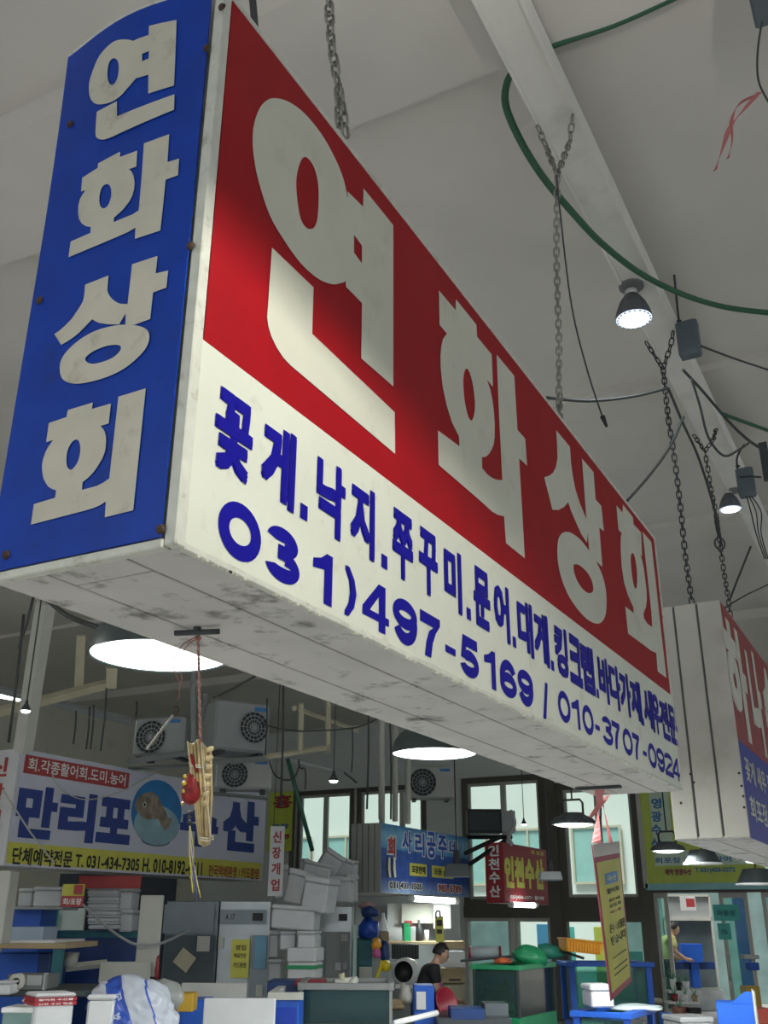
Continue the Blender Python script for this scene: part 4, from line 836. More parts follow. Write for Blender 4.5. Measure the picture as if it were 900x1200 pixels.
# steel rack that carries the condensers
r = thing('steel_rack', G(240, 900, 11.4), 'angle iron rack on hangers carrying the condensers above the fish photo sign', 'rack')
for (x0, y0, x1, y1, D, th) in ((150, 893, 232, 880, 9.9, .03), (226, 894, 318, 889, 10.2, .03), (150, 893, 160, 889, 10.5, .02), (226, 800, 226, 905, 10.1, .035), (240, 812, 240, 900, 10.6, .035), (150, 900, 228, 897, 10.4, .02), (250, 930, 315, 936, 10.9, .02)):
    b = BM(); tube(b, [at(x0, y0, D=D), at(x1, y1, D=D)], th, 4); part('angle_bar', b, mat('grey_angle', (.26, .28, .27), .5), r, world=True)
b = BM(); tube(b, [at(226, 800, D=10.1), Vector((at(226, 800, D=10.1).x, at(226, 800, D=10.1).y, ZC))], .03, 4); part('hanger', b, MATS['grey_angle'], r, world=True)
# black louvred condenser by the window
r = boxthing('air_condenser', (548, 948, 588, 976), 14.9, .35, M_BLACK, 'black louvred condenser on brackets in front of the tall left window', 'air conditioner'); w_, h_ = r['w'], r['h']
for k in range(11): add(r, 'louvre', (-w_ / 2 + .03, -.015, .04 + k * (h_ - .08) / 11), (w_ / 2 - .03, 0, .04 + k * (h_ - .08) / 11 + .015), M_DGREY)
add(r, 'side_cover', (w_ / 2, .02, .02), (w_ / 2 + .2, .33, h_ - .02), M_GREYM)
for (a, b_) in (((592, 985), (550, 1013)), ((588, 980), (545, 1000))):
    b = BM(); tube(b, [at(*a, D=14), at(*b_, D=13.6)], .03, 4); part('bracket', b, M_BLACK, r, world=True)
b = BM(); tube(b, [at(548, 981, D=14.4), at(600, 981, D=14.1)], .03, 4); part('bracket', b, M_BLACK, r, world=True)
b = BM(); tube(b, catmull([at(598, 950, D=14), at(603, 965, D=14), at(596, 980, D=13.9), at(600, 990, D=13.9)]), .03, 6); part('duct', b, M_GREYM, r, world=True, smooth=True)

# ---------- pipes, posts, rods and hanging cables in the back of the hall
def rods(name, pts, r, m, label, cat, group=None, n=6): b = BM(); tube(b, [Vector(p) for p in pts], r, n); return solo(name, b, m, label, cat, group, smooth=n > 4)
rods('ceiling_pipe', [at(-8, 836, D=8), at(129, 801, D=8.2)], .045, M_YPIPE, 'yellowed square pipe rising left to right below the glowing lamp', 'pipe', n=4)
rods('support_post', [at(54, 706, D=7.6), at(42, 780, D=7.7), at(27, 880, D=7.8)], .075, M_WPIPE, 'broad pale post at far left reaching down to the fish photo sign', 'post', n=4)
rods('support_post', [at(95, 745, D=8.2), at(92, 808, D=8.2)], .05, M_YPIPE, 'short yellowed post left of the big glowing lamp', 'post', n=4)
rods('support_post', [at(131, 782, D=8.2), at(130, 806, D=8.2)], .06, M_YPIPE, 'stub of yellowed post at the right end of the yellowed pipe', 'post', n=4)
rods('ceiling_trunking', [at(-8, 806, D=11), at(155, 846, D=11.6)], .05, M_GREYM, 'grey trunking crossing behind the yellowed pipe at far left', 'conduit', n=4)
tube_light(-6, 813, 30, 820, 11, 'led tube on the trunking at the far left edge')
f = thing('pipe_frame', at(350, 850, D=9.5), 'yellowed pipe frame hanging from the ceiling above the small cone bulb', 'frame')
for a, b_ in (((353, 825, 9.6), (352, 881, 9.6)), ((385, 815, 9.8), (384, 877, 9.8)), ((312, 887, 9.4), (352, 881, 9.6)), ((352, 881, 9.6), (385, 876, 9.8)), ((345, 830, 9.6), (418, 856, 11.5))):
    b = BM(); tube(b, [at(a[0], a[1], D=a[2]), at(b_[0], b_[1], D=b_[2])], .028, 6); part('pipe', b, M_YPIPE, f, world=True)
for (x, y) in ((384, 877),): b = BM(); tube(b, [at(x - 2, y, D=9.8), at(x + 3, y, D=9.8)], .045, 8); part('elbow', b, M_YPIPE, f, world=True)
t_ = thing('light_track', at(380, 898, D=10.5), 'thin pale track with a lit bulb under it, above the left window', 'track')
b = BM(); tube(b, [at(338, 889, D=9.6), at(402, 904, D=11.4)], .022, 4); part('track', b, M_GREYM, t_, world=True)
b = BM(); tube(b, [at(402, 904, D=11.4), at(418, 917, D=11.6)], .012, 5); part('wire', b, M_CABLE, t_, world=True)
b = BM(); tube(b, catmull([at(350, 890, D=9.6), at(352, 900, D=9.6), at(358, 902, D=9.6), at(358, 925, D=9.6)]), .01, 5); part('hook', b, M_CABLE, t_, world=True)
rods('green_pole', [at(337, 889, D=9.6), at(366, 997, D=9.6)], .022, mat('dark_green_paint', (.02, .10, .06), .5), 'thin dark green pole slanting in front of the left window', 'pole')
for k, (x0, y0, x1, y1, D, rr, m, lb) in enumerate((
    (447, 838, 447, 960, 11.0, .035, M_WPIPE, 'leftmost of three pale vertical pipes above the sea print sign'), (463, 860, 463, 962, 12.0, .035, M_WPIPE, 'middle one of three pale vertical pipes above the sea print sign'), (478, 870, 478, 965, 12.2, .035, M_WPIPE, 'rightmost of three pale vertical pipes above the sea print sign'))):
    tp_ = at(x0, y0, D=D); rods('vertical_pipe', [Vector((tp_.x, tp_.y, ZC)), tp_, at(x1, y1, D=D)], rr, m, lb, 'pipe', 'pale vertical pipes above the sea print sign')
hang = [(332, 800, 329, 945, 9.0, 'dark hanging cable ending at the yellow poster by the left window'), (432, 824, 430, 948, 9.5, 'thick dark hanging cable in front of the window left of the sea print sign'), (457, 835, 458, 960, 10, 'dark hanging cable between the pale pipes above the sea print sign'), (413, 852, 412, 905, 10.5, 'thin hanging rod left of the pale pipes'), (313, 818, 311, 885, 9, 'thin rod right of the dark condenser pair'), (39, 700, 22, 760, 5.0, 'dark cable slanting at far left just under the big sign'), (28, 720, 10, 870, 6.5, 'thin dark cord with a knot at far left'), (89, 833, 86, 872, 8, 'leftmost of the thin rods above the fish photo sign'), (105, 828, 101, 878, 8, 'second of the thin rods above the fish photo sign'), (110, 826, 106, 878, 8, 'third of the thin rods above the fish photo sign'), (125, 806, 118, 880, 8, 'rightmost and darkest of the thin rods above the fish photo sign'), (160, 822, 159, 840, 9, 'short thin rod left of the condensers'), (537, 985, 535, 1000, 9.5, 'short cable over the black floodlight')]
for x0, y0, x1, y1, D, lb in hang[:-1]:
    tp_ = at(x0, y0, D=D); rods('hanging_cable', ([Vector((tp_.x, tp_.y, ZC))] if lb[:4] in ('dark', 'thic') and y0 > 790 and y0 < 840 else []) + [tp_, at((x0 + x1) / 2 + 1, (y0 + y1) / 2, D=D), at(x1, y1, D=D)], .010 if y1 - y0 > 100 else .007, M_CABLE, lb, 'cable', 'thin hanging cables and rods')
cable('power_cable', [at(-5, 672, D=4.6), at(20, 688, D=4.6), at(50, 700, D=4.6), at(80, 722, D=4.5), at(115, 735, D=4.5), at(135, 740, D=4.4)], .012, M_CABLE, 'dark cable drooping along the underside of the big sign to the glowing lamp', 'cable')
cable('power_cable', [at(306, 848, D=8.5), at(340, 856, D=8.7), at(380, 856, D=8.9), at(420, 852, D=9.1), at(442, 842, D=9.2)], .008, M_CABLE, 'thin cable swagged in front of the yellowed pipe frame', 'cable')
cable('power_cable', [at(316, 893, D=9.4), at(322, 908, D=9.5), at(334, 914, D=9.5), at(345, 911, D=9.5), at(351, 896, D=9.6)], .009, M_CABLE, 'dark cable looped beside the condensers', 'cable')
cable('power_cable', [at(250, 818, D=7), at(275, 806, D=7), at(300, 792, D=7)], .009, M_CABLE, 'dark cable rising to the underside of the big sign above the condensers', 'cable')
# ================================================================== stalls: foam boxes, tanks, fridges
def foam(r4, D, depth, label, turn=0, roll=0, lid=.18, m=None, group='white foam boxes', band=None, pitch=0, name='foam_box'):
    base, w_, h_ = outline(*r4, D / .9245); r = thing(name, base, label, 'box', group, rz=YAW + turn); r.rotation_euler = (pitch, roll, YAW + turn); m = m or M_FOAM
    lh = h_ * lid; o = add(r, 'box_body', (-w_ / 2 + .008, .008, 0), (w_ / 2 - .008, depth - .008, h_ - lh - .004), m, .012)
    add(r, 'lid', (-w_ / 2, 0, h_ - lh), (w_ / 2, depth, h_), m, .012)
    if band: add(r, 'printed_band', (-w_ / 2 - .003, -.003, h_ * band[0]), (w_ / 2 + .003, depth * .95, h_ * band[1]), band[2])
    return r, w_, h_
# the heap of foam boxes behind the narrow white board
heap = [
 ((322, 1013, 342, 1053), 10.5, .35, 'foam box half hidden behind the narrow white board', .15, -.12), ((330, 1018, 354, 1058), 10.2, .35, 'foam box second from the left in the tumbled heap, leaning right', -.2, .22),
 ((350, 1027, 382, 1068), 9.9, .3, 'foam box third from the left in the tumbled heap, end towards the viewer', -.35, .16), ((352, 1010, 386, 1032), 10.8, .35, 'foam box behind the leaning ones in the middle of the heap', .1, .2),
 ((367, 994, 392, 1026), 11.2, .3, 'foam box on its corner at the peak of the heap', .2, .55), ((383, 1003, 408, 1028), 11.4, .3, 'tilted foam box right of the peak of the heap', .0, .35), ((402, 1008, 420, 1027), 11.6, .3, 'small foam box end at the top right of the heap', .1, .05),
 ((384, 1027, 411, 1057), 10.9, .35, 'upright foam box in the right part of the heap', -.1, .04), ((405, 1025, 421, 1057), 11.3, .3, 'foam box at the right edge of the heap beside the ribbed sign end', .3, .0), ((351, 1006, 362, 1020), 11.5, .3, 'little foam box end at the upper left of the heap', 0, 0),
 ((316, 1061, 368, 1089), 9.9, .45, 'long foam box under the tumbled heap', -.1, .06), ((327, 1091, 347, 1113), 10.0, .4, 'foam box left in the column under the heap', .05, 0), ((347, 1091, 369, 1112), 9.9, .4, 'foam box right in the column under the heap', -.12, 0),
 ((314, 1090, 327, 1122), 10.2, .4, 'narrow foam box end against the steel fridge', .1, .03), ((312, 1124, 330, 1150), 10.2, .4, 'foam box low beside the blue sticker of the grey fridge', .05, 0)]
for r4, D, dp, lb, tn, rl_ in heap: foam(r4, D, dp, lb, tn, rl_, group='tumbled heap of foam boxes')
foam((335, 1111, 370, 1148), 9.7, .4, 'foam box with a green band below the heap', -.15, 0, .45, band=(.33, .45, M_GRNP))
# grey freezer and fridge
r = boxthing('chest_freezer', (190, 1056, 253, 1200), 10.2 / .9245, .7, M_DKST, 'tall dark grey cabinet with taped notes left of the steel fridge', 'fridge', floor=True); w_, h_ = r['w'], r['h']
def px_patch(root, name, x0, y0, x1, y1, D, m, label=None, rot=0, th=.006, texts=()):
    """thin sheet on the front face of a facing box, given by its outline"""
    base, w2, h2 = outline(x0, y0, x1, y1, D / .9245); o = BM(); cx, cz = w2 / 2, h2 / 2
    c = Vector((math.cos(rot), 0, math.sin(rot))); u = Vector((-math.sin(rot), 0, math.cos(rot))); P = Vector((0, -th - .004, cz)) - c * cx - u * cz; quadbox(o, P, c * w2, Vector((0, th, 0)), u * h2)
    bmesh.ops.transform(o, matrix=Matrix.Translation(base) @ Matrix.Rotation(YAW, 4, 'Z'), verts=o.verts); q = part(name, o, m, root, world=True, label=label)
    for s_, fx, fz, fw, fh, mm in texts:
        o = BM(); text(o, s_, (-cx + w2 * fx, -th - .006, h2 * fz), (w2 * fw, 0, 0), (0, 0, h2 * fh), .02); bmesh.ops.transform(o, matrix=Matrix.Translation(base) @ Matrix.Rotation(YAW, 4, 'Z'), verts=o.verts); part('lettering', o, mm, root, world=True)
    return q
px_patch(r, 'door', 192, 1060, 251, 1094, 10.18, M_DKST, 'upper door'); px_patch(r, 'door', 192, 1096, 251, 1153, 10.18, mat('near_black_steel', (.07, .09, .10), .35, metal=.5), 'darker lower door')
px_patch(r, 'note', 207, 1114, 226, 1136, 10.16, M_YPIPE, rot=.95); px_patch(r, 'note', 231, 1097, 246, 1115, 10.16, M_WPIPE)
r = boxthing('steel_fridge', (254, 1056, 315, 1200), 10.2 / .9245, .7, M_STAIN, 'stainless steel fridge with a yellow sign and control panel', 'fridge', floor=True)
px_patch(r, 'control_panel', 258, 1066, 312, 1083, 10.18, M_DKST, texts=(('A 17', .12, .3, .2, .4, M_BLK),)); px_patch(r, 'display', 296, 1070, 308, 1079, 10.16, M_BLACK)
px_patch(r, 'door', 256, 1096, 291, 1170, 10.18, M_STAIN); px_patch(r, 'door', 293, 1096, 313, 1170, 10.18, M_DKST)
px_patch(r, 'yellow_notice', 271, 1101, 292, 1146, 10.15, M_PYEL, texts=(('영업', .2, .72, .6, .14, M_BLK), ('배달전문', .15, .52, .7, .12, M_BLK), ('카드환영', .15, .26, .7, .14, M_BLK)))
px_patch(r, 'blue_notice', 298, 1097, 312, 1135, 10.15, mat('pale_blue_sheet', (.16, .36, .50), .5)); px_patch(r, 'small_notice', 256, 1098, 262, 1111, 10.15, M_WPIPE); px_patch(r, 'small_notice', 300, 1154, 308, 1168, 10.15, M_WPIPE)
r = boxthing('steel_fridge', (371, 1062, 412, 1200), 11.0 / .9245, .6, M_STAIN, 'pale steel fridge standing behind the foam box with a green band', 'fridge', floor=True)
px_patch(r, 'display', 397, 1071, 407, 1079, 10.97, M_BLACK); px_patch(r, 'door', 373, 1092, 410, 1150, 10.98, M_GREYM); px_patch(r, 'door_trim', 380, 1092, 382, 1150, 10.96, M_DKST)
for q in ((393, 1128, 400, 1137), (402, 1128, 407, 1136), (400, 1095, 408, 1103)): px_patch(r, 'note', *q, 10.96, M_FOAM)
# backdrop partition of the stalls
boxthing('stall_partition', (415, 1050, 540, 1200), 12.8 / .9245, .08, mat('grey_partition', (.34, .36, .37), .7), 'pale grey partition panel behind the woman, under the sea print sign', 'partition', floor=True)
boxthing('stall_partition', (60, 1024, 200, 1200), 12.5 / .9245, .08, mat('dark_partition', (.03, .035, .05), .7), 'dark partition behind the left stall below the fish photo sign', 'partition', floor=True)
boxthing('red_board', (92, 1026, 165, 1041), 9.6 / .9245, .03, M_PRED, 'dark red board just under the fish photo sign', 'board')
# paper sheets pinned up
for k, (q, m, lb) in enumerate((((454, 1059, 471, 1104), M_FOAM, 'left narrow sheet of white paper pinned to the grey partition'), ((471, 1059, 508, 1082), M_WPIPE, 'wide pale sheet pinned to the grey partition under the led tube'), ((508, 1059, 528, 1088), M_FOAM, 'right sheet of white paper pinned to the grey partition'))):
    boxthing('paper_sheet', q, (12.6 - .1 * k) / .9245, .01, m, lb, 'paper', 'sheets pinned to the partition', bevel=0)
# shelf and black basket
r = boxthing('wall_shelf', (450, 1103, 545, 1107), 12.2 / .9245, .3, M_CARD, 'wooden shelf on the grey partition behind the woman', 'shelf')
r = thing('black_basket', outline(459, 1106, 491, 1124, 12.0 / .9245)[0], 'black slatted plastic basket hanging below the shelf', 'basket', rz=YAW); base, w_, h_ = outline(459, 1106, 491, 1124, 12.0 / .9245)
add(r, 'basket_shell', (-w_ / 2, .02, 0), (w_ / 2, .25, h_), M_BLACK, .01)
for k in range(9): add(r, 'slat', (-w_ / 2 + w_ * k / 9 + .008, 0, .01), (-w_ / 2 + w_ * k / 9 + .02, .018, h_ - .01), M_DGREY)
for k, (x0, x1, y0, y1, m, lb) in enumerate(((473, 481, 1081, 1104, M_GRNP, 'green carton on the shelf'), (481, 487, 1086, 1104, M_GREYM, 'grey tin on the shelf'), (487, 495, 1078, 1104, M_BLACK, 'black bottle on the shelf'), (497, 503, 1090, 1104, M_FOAM, 'white cup on the shelf'), (474, 483, 1079, 1086, M_REDP, 'red packet on top of the green carton'))):
    if 'bottle' in lb or 'cup' in lb:
        base, w_, h_ = outline(x0, y0, x1, y1, 12.3 / .9245); b = BM(); lathe(b, [(0, 0), (w_ / 2, .0), (w_ / 2, h_ * .6), (w_ * .18, h_ * .8), (w_ * .18, h_), (0, h_)] if 'bottle' in lb else [(0, 0), (w_ * .35, 0), (w_ / 2, h_), (w_ * .45, h_), (w_ * .3, .02), (0, .02)], n=14); solo('bottle' if 'bottle' in lb else 'cup', b, m, lb, 'bottle' if 'bottle' in lb else 'cup', base=Vector((0, 0, 0)), smooth=True).location = base
    else: boxthing('carton' if 'carton' in lb else 'packet' if 'packet' in lb else 'tin', (x0, y0, x1, y1), 12.25 / .9245, .12, m, lb, 'carton')
r = boxthing('hanging_notice', (510, 1074, 520, 1104), 10.9 / .9245, .02, M_PYEL, 'narrow yellow notice hanging above the woman', 'notice')
px_patch(r, 'printed_block', 512, 1078, 518, 1085, 10.88, M_BLK); px_patch(r, 'printed_block', 512, 1089, 518, 1094, 10.88, M_BLK)
b = BM(); tube(b, catmull([at(511, 1076, D=10.9), at(511, 1069, D=10.9), at(515, 1068, D=10.9), at(516, 1075, D=10.9)]), .01, 5); part('hook', b, M_DGREY, r, world=True)
r = boxthing('cardboard_box', (517, 1103, 545, 1112), 11.9 / .9245, .3, M_CARD, 'flat cardboard box on the shelf right of the woman', 'box'); 
boxthing('foam_tray', (522, 1115, 545, 1134), 11.4 / .9245, .3, M_FOAM, 'white foam box behind the woman, under the flat cardboard box', 'box')
r = boxthing('cardboard_box', (518, 1135, 545, 1152), 11.2 / .9245, .35, M_CARD, 'cardboard box beside the woman elbow', 'box'); px_patch(r, 'tape', 526, 1147, 540, 1149, 11.18, M_BLACK)
boxthing('cabinet', (520, 1152, 545, 1200), 11.3 / .9245, .4, M_YPIPE, 'beige cabinet under the cardboard box beside the woman', 'cabinet', floor=True)
# blue bags, teal locker, mops
def blob(name, px, py, D, rx, ry, rz, m, label, cat, seed=0, amp=.18, sub=3):
    b = BM(); bmesh.ops.create_icosphere(b, subdivisions=sub, radius=1)
    for v in b.verts:
        n_ = noise.noise(v.co * 1.8 + Vector((seed, 0, 0))); v.co *= 1 + amp * n_ * 2; v.co = Vector((v.co.x * rx, v.co.y * ry, max(-.85, v.co.z) * rz))
    b.transform(Matrix.Rotation(YAW, 4, 'Z')); p = at(px, py, D=D); o = bpy.data.objects.new(name, finish(b, name, m, True)); COL.objects.link(o); o.location = p; return tag(o, label, cat)
M_BAGB = mat('blue_bag', (.01, .06, .36), .35, var=.3, scale=8)
blob('plastic_bag', 433, 1069, 11.0, .10, .1, .06, M_BDK, 'dark blue crumpled bag stacked top beside the pale fridge', 'bag', 1)
blob('plastic_bag', 432, 1089, 11.0, .11, .1, .12, M_BAGB, 'bright blue stuffed plastic bag on top of the teal locker', 'bag', 4)
blob('cloth_bundle', 430, 1061, 11.2, .09, .1, .04, mat('dusty_pink', (.42, .26, .26), .7), 'dusty pink bundle above the blue bags', 'bundle', 8)
r = boxthing('locker', (418, 1099, 436, 1200), 11.1 / .9245, .3, M_TEAL, 'narrow teal locker beside the pale steel fridge', 'locker', floor=True); px_patch(r, 'photo', 421, 1133, 436, 1148, 11.05, M_WPIPE); px_patch(r, 'door', 420, 1102, 434, 1131, 11.06, M_TEAL)
boxthing('display_case', (413, 1084, 417, 1170), 10.6 / .9245, .3, mat('mint_edge', (.35, .50, .46), .4), 'mint green glass door edge right of the pale fridge', 'panel', floor=True)
b = BM(); lathe(b, [(.055, 0), (.05, .05), (.022, .15), (.018, .19), (0, .19)], n=20); o = solo('spray_bottle', b, M_LAMPIN, 'white bottle standing high beside the blue bags', 'bottle', base=Vector((0, 0, 0)), smooth=True); o.location = at(449, 1091, D=11.2)
boxthing('wooden_crate', (446, 1092, 456, 1108), 11.3 / .9245, .2, M_CARD, 'brown wooden block under the white bottle', 'crate')
blob('cloth_bundle', 441, 1107, 10.8, .05, .05, .07, M_ORA, 'orange cloth hanging beside the teal locker', 'bundle', 2); blob('cloth_bundle', 441, 1117, 10.75, .05, .05, .05, mat('hot_pink', (.6, .12, .32), .6), 'pink cloth below the orange one', 'bundle', 3)
blob('cloth_bundle', 451, 1117, 10.9, .05, .05, .13, M_BDK, 'dark blue cloth hanging right of the pink one', 'bundle', 5)
r = thing('yellow_dipper', at(447, 1133, D=10.6), 'yellow plastic dipper with a long handle leaning over the glass tank', 'dipper')
b = BM(); tube(b, [at(441, 1148, D=10.4), at(448, 1126, D=10.5)], .02, 8); part('handle', b, mat('yellow_plastic', (.62, .48, .02), .4), r, world=True); b = BM(); lathe(b, [(0, -.04), (.05, -.03), (.06, .03), (.055, .03), (.045, -.02), (0, -.03)], at(451, 1132, D=10.5), 20, 'Y'); part('bowl', b, MATS['yellow_plastic'], r, world=True, smooth=True)
# round blower
r = thing('drum_blower', at(473, 1155, D=10.6), 'round white drum blower with a black mouth facing left of the woman', 'blower', rz=YAW - .35)
b = BM(); R = .135; lathe(b, [(R * .78, 0), (R, .02), (R * 1.02, .10), (R * .9, .22), (0, .24)], (0, 0, R), 36, 'Y'); part('drum', b, M_LAMPIN, r, smooth=True)
b = BM(); lathe(b, [(R * .78, -.001), (R * .72, .12), (0, .13)], (0, 0, R), 32, 'Y'); part('mouth', b, M_BLACK, r, smooth=True); add(r, 'foot', (-.1, .02, -.03), (.1, .2, .01), M_LAMPIN)
# ---------- glass tanks
M_TG = see_through('tank_glass', (.75, .92, .88), .93, (.3, .45, .42)); M_WATER = see_through('tank_water', (.42, .60, .56), .62, (.05, .11, .11)); M_WATERB = see_through('tank_water_blue', (.10, .26, .40), .4, (.02, .08, .16)); M_WATERC = see_through('tank_water_clear', (.50, .75, .74), .72, (.16, .32, .32))
def tank(name, r4, D, depth, frame, water, label, turn=0, post=.025, fill=.9, stand=None, lid=False, rimh=.05, floor=True, post_m=None):
    base, w_, h_ = outline(*r4, D / .9245); r = thing(name, base, label, 'fish tank', 'glass fish tanks', rz=YAW + turn); post_m = post_m or frame
    x, t = w_ / 2, .012
    for lo, hi in (((-x, 0, 0), (x, t, h_)), ((-x, depth - t, 0), (x, depth, h_)), ((-x, t, 0), (-x + t, depth - t, h_)), ((x - t, t, 0), (x, depth - t, h_))): add(r, 'glass_pane', lo, hi, M_TG)
    add(r, 'water', (-x + .016, .016, .01), (x - .016, depth - .016, h_ * fill), water)
    for sx in (-1, 1):
        for sy in (0, 1): add(r, 'corner_post', (sx * x - post / 2, sy * depth - post / 2, 0), (sx * x + post / 2, sy * depth + post / 2, h_), post_m)
    for lo, hi in (((-x, -post, h_ - rimh), (x, post, h_)), ((-x, depth - post, h_ - rimh), (x, depth + post, h_)), ((-x - post - .002, -post - .002, h_ - rimh - .003), (-x + post, depth + post, h_ + .003)), ((x - post, -post - .002, h_ - rimh - .003), (x + post + .002, depth + post, h_ + .003))): add(r, 'rim', lo, hi, frame, .004)
    if floor and base.z > .05: add(r, 'stand', (-x - .01, -.01, -base.z), (x + .01, depth + .01, 0), stand or frame, .006)
    return r, w_, h_, depth
def fish(px, py, D, L, m, label, rot=0):
    b = BM(); prof = [(0, -.5), (.10, -.42), (.17, -.2), (.18, 0), (.12, .22), (.04, .36), (.02, .4)]; lathe(b, [(r_ * L, z * L) for r_, z in prof], n=12, axis='X')
    for v in b.verts: v.co.y *= .45
    quadbox(b, (.36 * L, -.01, -.02 * L), (.12 * L, 0, -.12 * L), (0, .02, 0), (0, 0, .16 * L)); quadbox(b, (-.1 * L, -.008, .15 * L), (.25 * L, 0, 0), (0, .016, 0), (.06 * L, 0, .07 * L))
    o = solo('fish', b, m, label, 'fish', 'fish in the tanks', base=Vector((0, 0, 0)), smooth=True); o.location = at(px, py, D=D); o.rotation_euler = (0, rot, YAW); return o
M_FISH = mat('fish_skin', (.12, .09, .07), .4, var=.4, scale=20); M_FISHP = mat('pale_fish_skin', (.55, .5, .38), .4, var=.3, scale=20)
T1 = tank('fish_tank', (554, 1131, 609, 1192), 9.6, 1.02, M_GRNP, M_WATER, 'big murky glass tank with a green rim below the green nets', turn=-YAW, stand=M_GRNP, post_m=M_DGREY, rimh=.04, fill=.94)
fish(583, 1155, 9.85, .34, M_FISH, 'dark brown fish in the left part of the green rimmed tank', .2); fish(636, 1155, 10.1, .28, M_FISH, 'dark fish hanging upright in the right part of the green rimmed tank', 1.3); fish(597, 1180, 9.75, .22, M_FISHP, 'pale flat fish low in the left of the green rimmed tank', .5); fish(632, 1178, 10.0, .2, M_FISHP, 'pale fish low in the right of the green rimmed tank', .9)
T2 = tank('fish_tank', (672, 1128, 762, 1200), 11.3, .6, M_BPL, M_WATERC, 'clear fish tank in a bright blue frame under the orange basket', turn=0, post=.06, fill=.85, rimh=.04)
tank('fish_tank', (352, 1152, 458, 1200), 8.2, .8, mat('grey_tank_frame', (.24, .25, .24), .5), M_WATERB, 'wide blue glass tank at the bottom centre, left of the white tube', turn=0)
tank('fish_tank', (676, 1186, 736, 1210), 8.6, .75, M_BPL, M_WATERC, 'blue framed glass tank lowest at the right, under the white foam box', turn=-YAW, fill=.6, post=.05, rimh=.04)
r = boxthing('blue_tub', (318, 1168, 350, 1210), 7.6 / .9245, .5, M_BPL, 'blue wooden rimmed tub at the bottom left of the wide glass tank', 'tub', floor=True)
b = BM(); box(b, (-r['w'] / 2 - .03, -.03, r['h'] - .02), (r['w'] / 2 + .03, .03, r['h'] + .03)); part('wooden_rim', b, M_WPIPE, r); b = BM(); box(b, (-r['w'] / 2 - .03, .03, r['h'] - .02), (-r['w'] / 2 + .03, .8, r['h'] + .03)); part('wooden_rim', b, M_WPIPE, r)
add(r, 'blue_liner', (-r['w'] / 2 + .02, -.012, .1), (r['w'] / 2 - .02, -.002, r['h'] - .07), mat('glossy_blue_sheet', (.01, .05, .42), .3))
boxthing('blue_crate', (313, 1150, 372, 1168), 8.8 / .9245, .5, M_BDK, 'dark blue crate behind the tub with the wooden rim', 'crate'); boxthing('red_tray', (345, 1149, 380, 1156), 8.6 / .9245, .4, M_REDP, 'dark red tray lying on the dark blue crate', 'tray')
r = thing('tap_fitting', at(405, 1150, D=8.2), 'grey valve and pipe elbow lying on the tank edge at bottom centre', 'tap'); b = BM(); tube(b, [at(392, 1152, D=8.1), at(418, 1148, D=8.2)], .028, 10); part('pipe', b, M_WPIPE, r, world=True, smooth=True); b = BM(); tube(b, [at(418, 1147, D=8.15), at(404, 1162, D=8.1)], .026, 10); part('spout', b, M_WPIPE, r, world=True, smooth=True); b = BM(); tube(b, [at(398, 1147, D=8.15), at(404, 1146, D=8.15)], .04, 10); part('knob', b, M_YPIPE, r, world=True, smooth=True)
rods('white_tube', [at(462, 1199, D=7.6), at(512, 1187, D=8.0)], .022, M_LAMPIN, 'white tube lying aslant beside the dark red bucket', 'tube', n=8)
r = boxthing('blue_bin', (485, 1155, 509, 1200), 8.9 / .9245, .35, M_BPL, 'blue bin with a white paper taped on, in front of the woman', 'bin', floor=True); px_patch(r, 'paper', 488, 1162, 499, 1183, 8.88, M_FOAM)
b = BM(); R = .125; lathe(b, [(0, .20), (R * .7, .2), (R, -.02), (R * 1.06, -.02), (R * 1.05, -.035), (R * .95, -.035), (R * .62, .17), (0, .17)], n=32, axis='Y'); o = solo('plastic_bucket', b, M_REDP, 'dark red bucket tipped on its side in front of the woman', 'bucket', base=Vector((0, 0, 0)), smooth=True); o.location = at(521, 1176, D=8.8); o.rotation_euler = (-.3, 0, YAW + .75)
boxthing('low_table', (512, 1193, 600, 1200), 8.5 / .9245, .9, M_DGREY, 'dark low table top under the bucket and the blue tray', 'table', floor=True)
boxthing('blue_tray', (528, 1182, 568, 1196), 8.5 / .9245, .35, M_BDK, 'dark blue tray in front of the green rimmed tank', 'tray'); boxthing('grey_case', (568, 1176, 596, 1200), 8.7 / .9245, .3, mat('smoky_case', (.10, .12, .13), .4), 'dark smoky case beside the blue tray', 'case')
blob('wood_offcuts', 463, 1178, 9.3, .09, .1, .05, M_CARD, 'brown scraps piled left of the blue bin', 'scraps', 6); blob('plastic_bag', 475, 1166, 9.4, .06, .08, .10, M_WPIPE, 'clear pale plastic bag left of the blue bin', 'bag', 9)
# nets, float, roll, basket on the big tank
def net(px, py, D, rx, rz, handle, m, label, seed):
    r = thing('landing_net', at(px, py, D=D), label, 'net', 'green nets on the big tank')
    b = BM(); bmesh.ops.create_icosphere(b, subdivisions=3, radius=1)
    for v in b.verts: n_ = noise.noise(v.co * 2 + Vector((seed, 1, 0))); v.co *= 1 + .25 * n_; v.co = Vector((v.co.x * rx, v.co.y * rx * .6, (v.co.z - .25 * v.co.x) * rz))
    b.transform(Matrix.Rotation(YAW, 4, 'Z')); part('net_bag', b, m, r, smooth=True)
    b = BM(); tube(b, [at(*handle[0], D=D), at(*handle[1], D=D - .2)], .014, 6); part('handle', b, M_DGREY, r, world=True)
net(622, 1121, 9.9, .17, .10, ((606, 1120), (540, 1126)), M_GRNP, 'bright green net bag with a dark handle reaching left', 2); net(644, 1115, 10.2, .13, .07, ((656, 1114), (684, 1123)), mat('sea_green_net', (.02, .22, .16), .5), 'darker green net with a grey handle reaching right', 5)
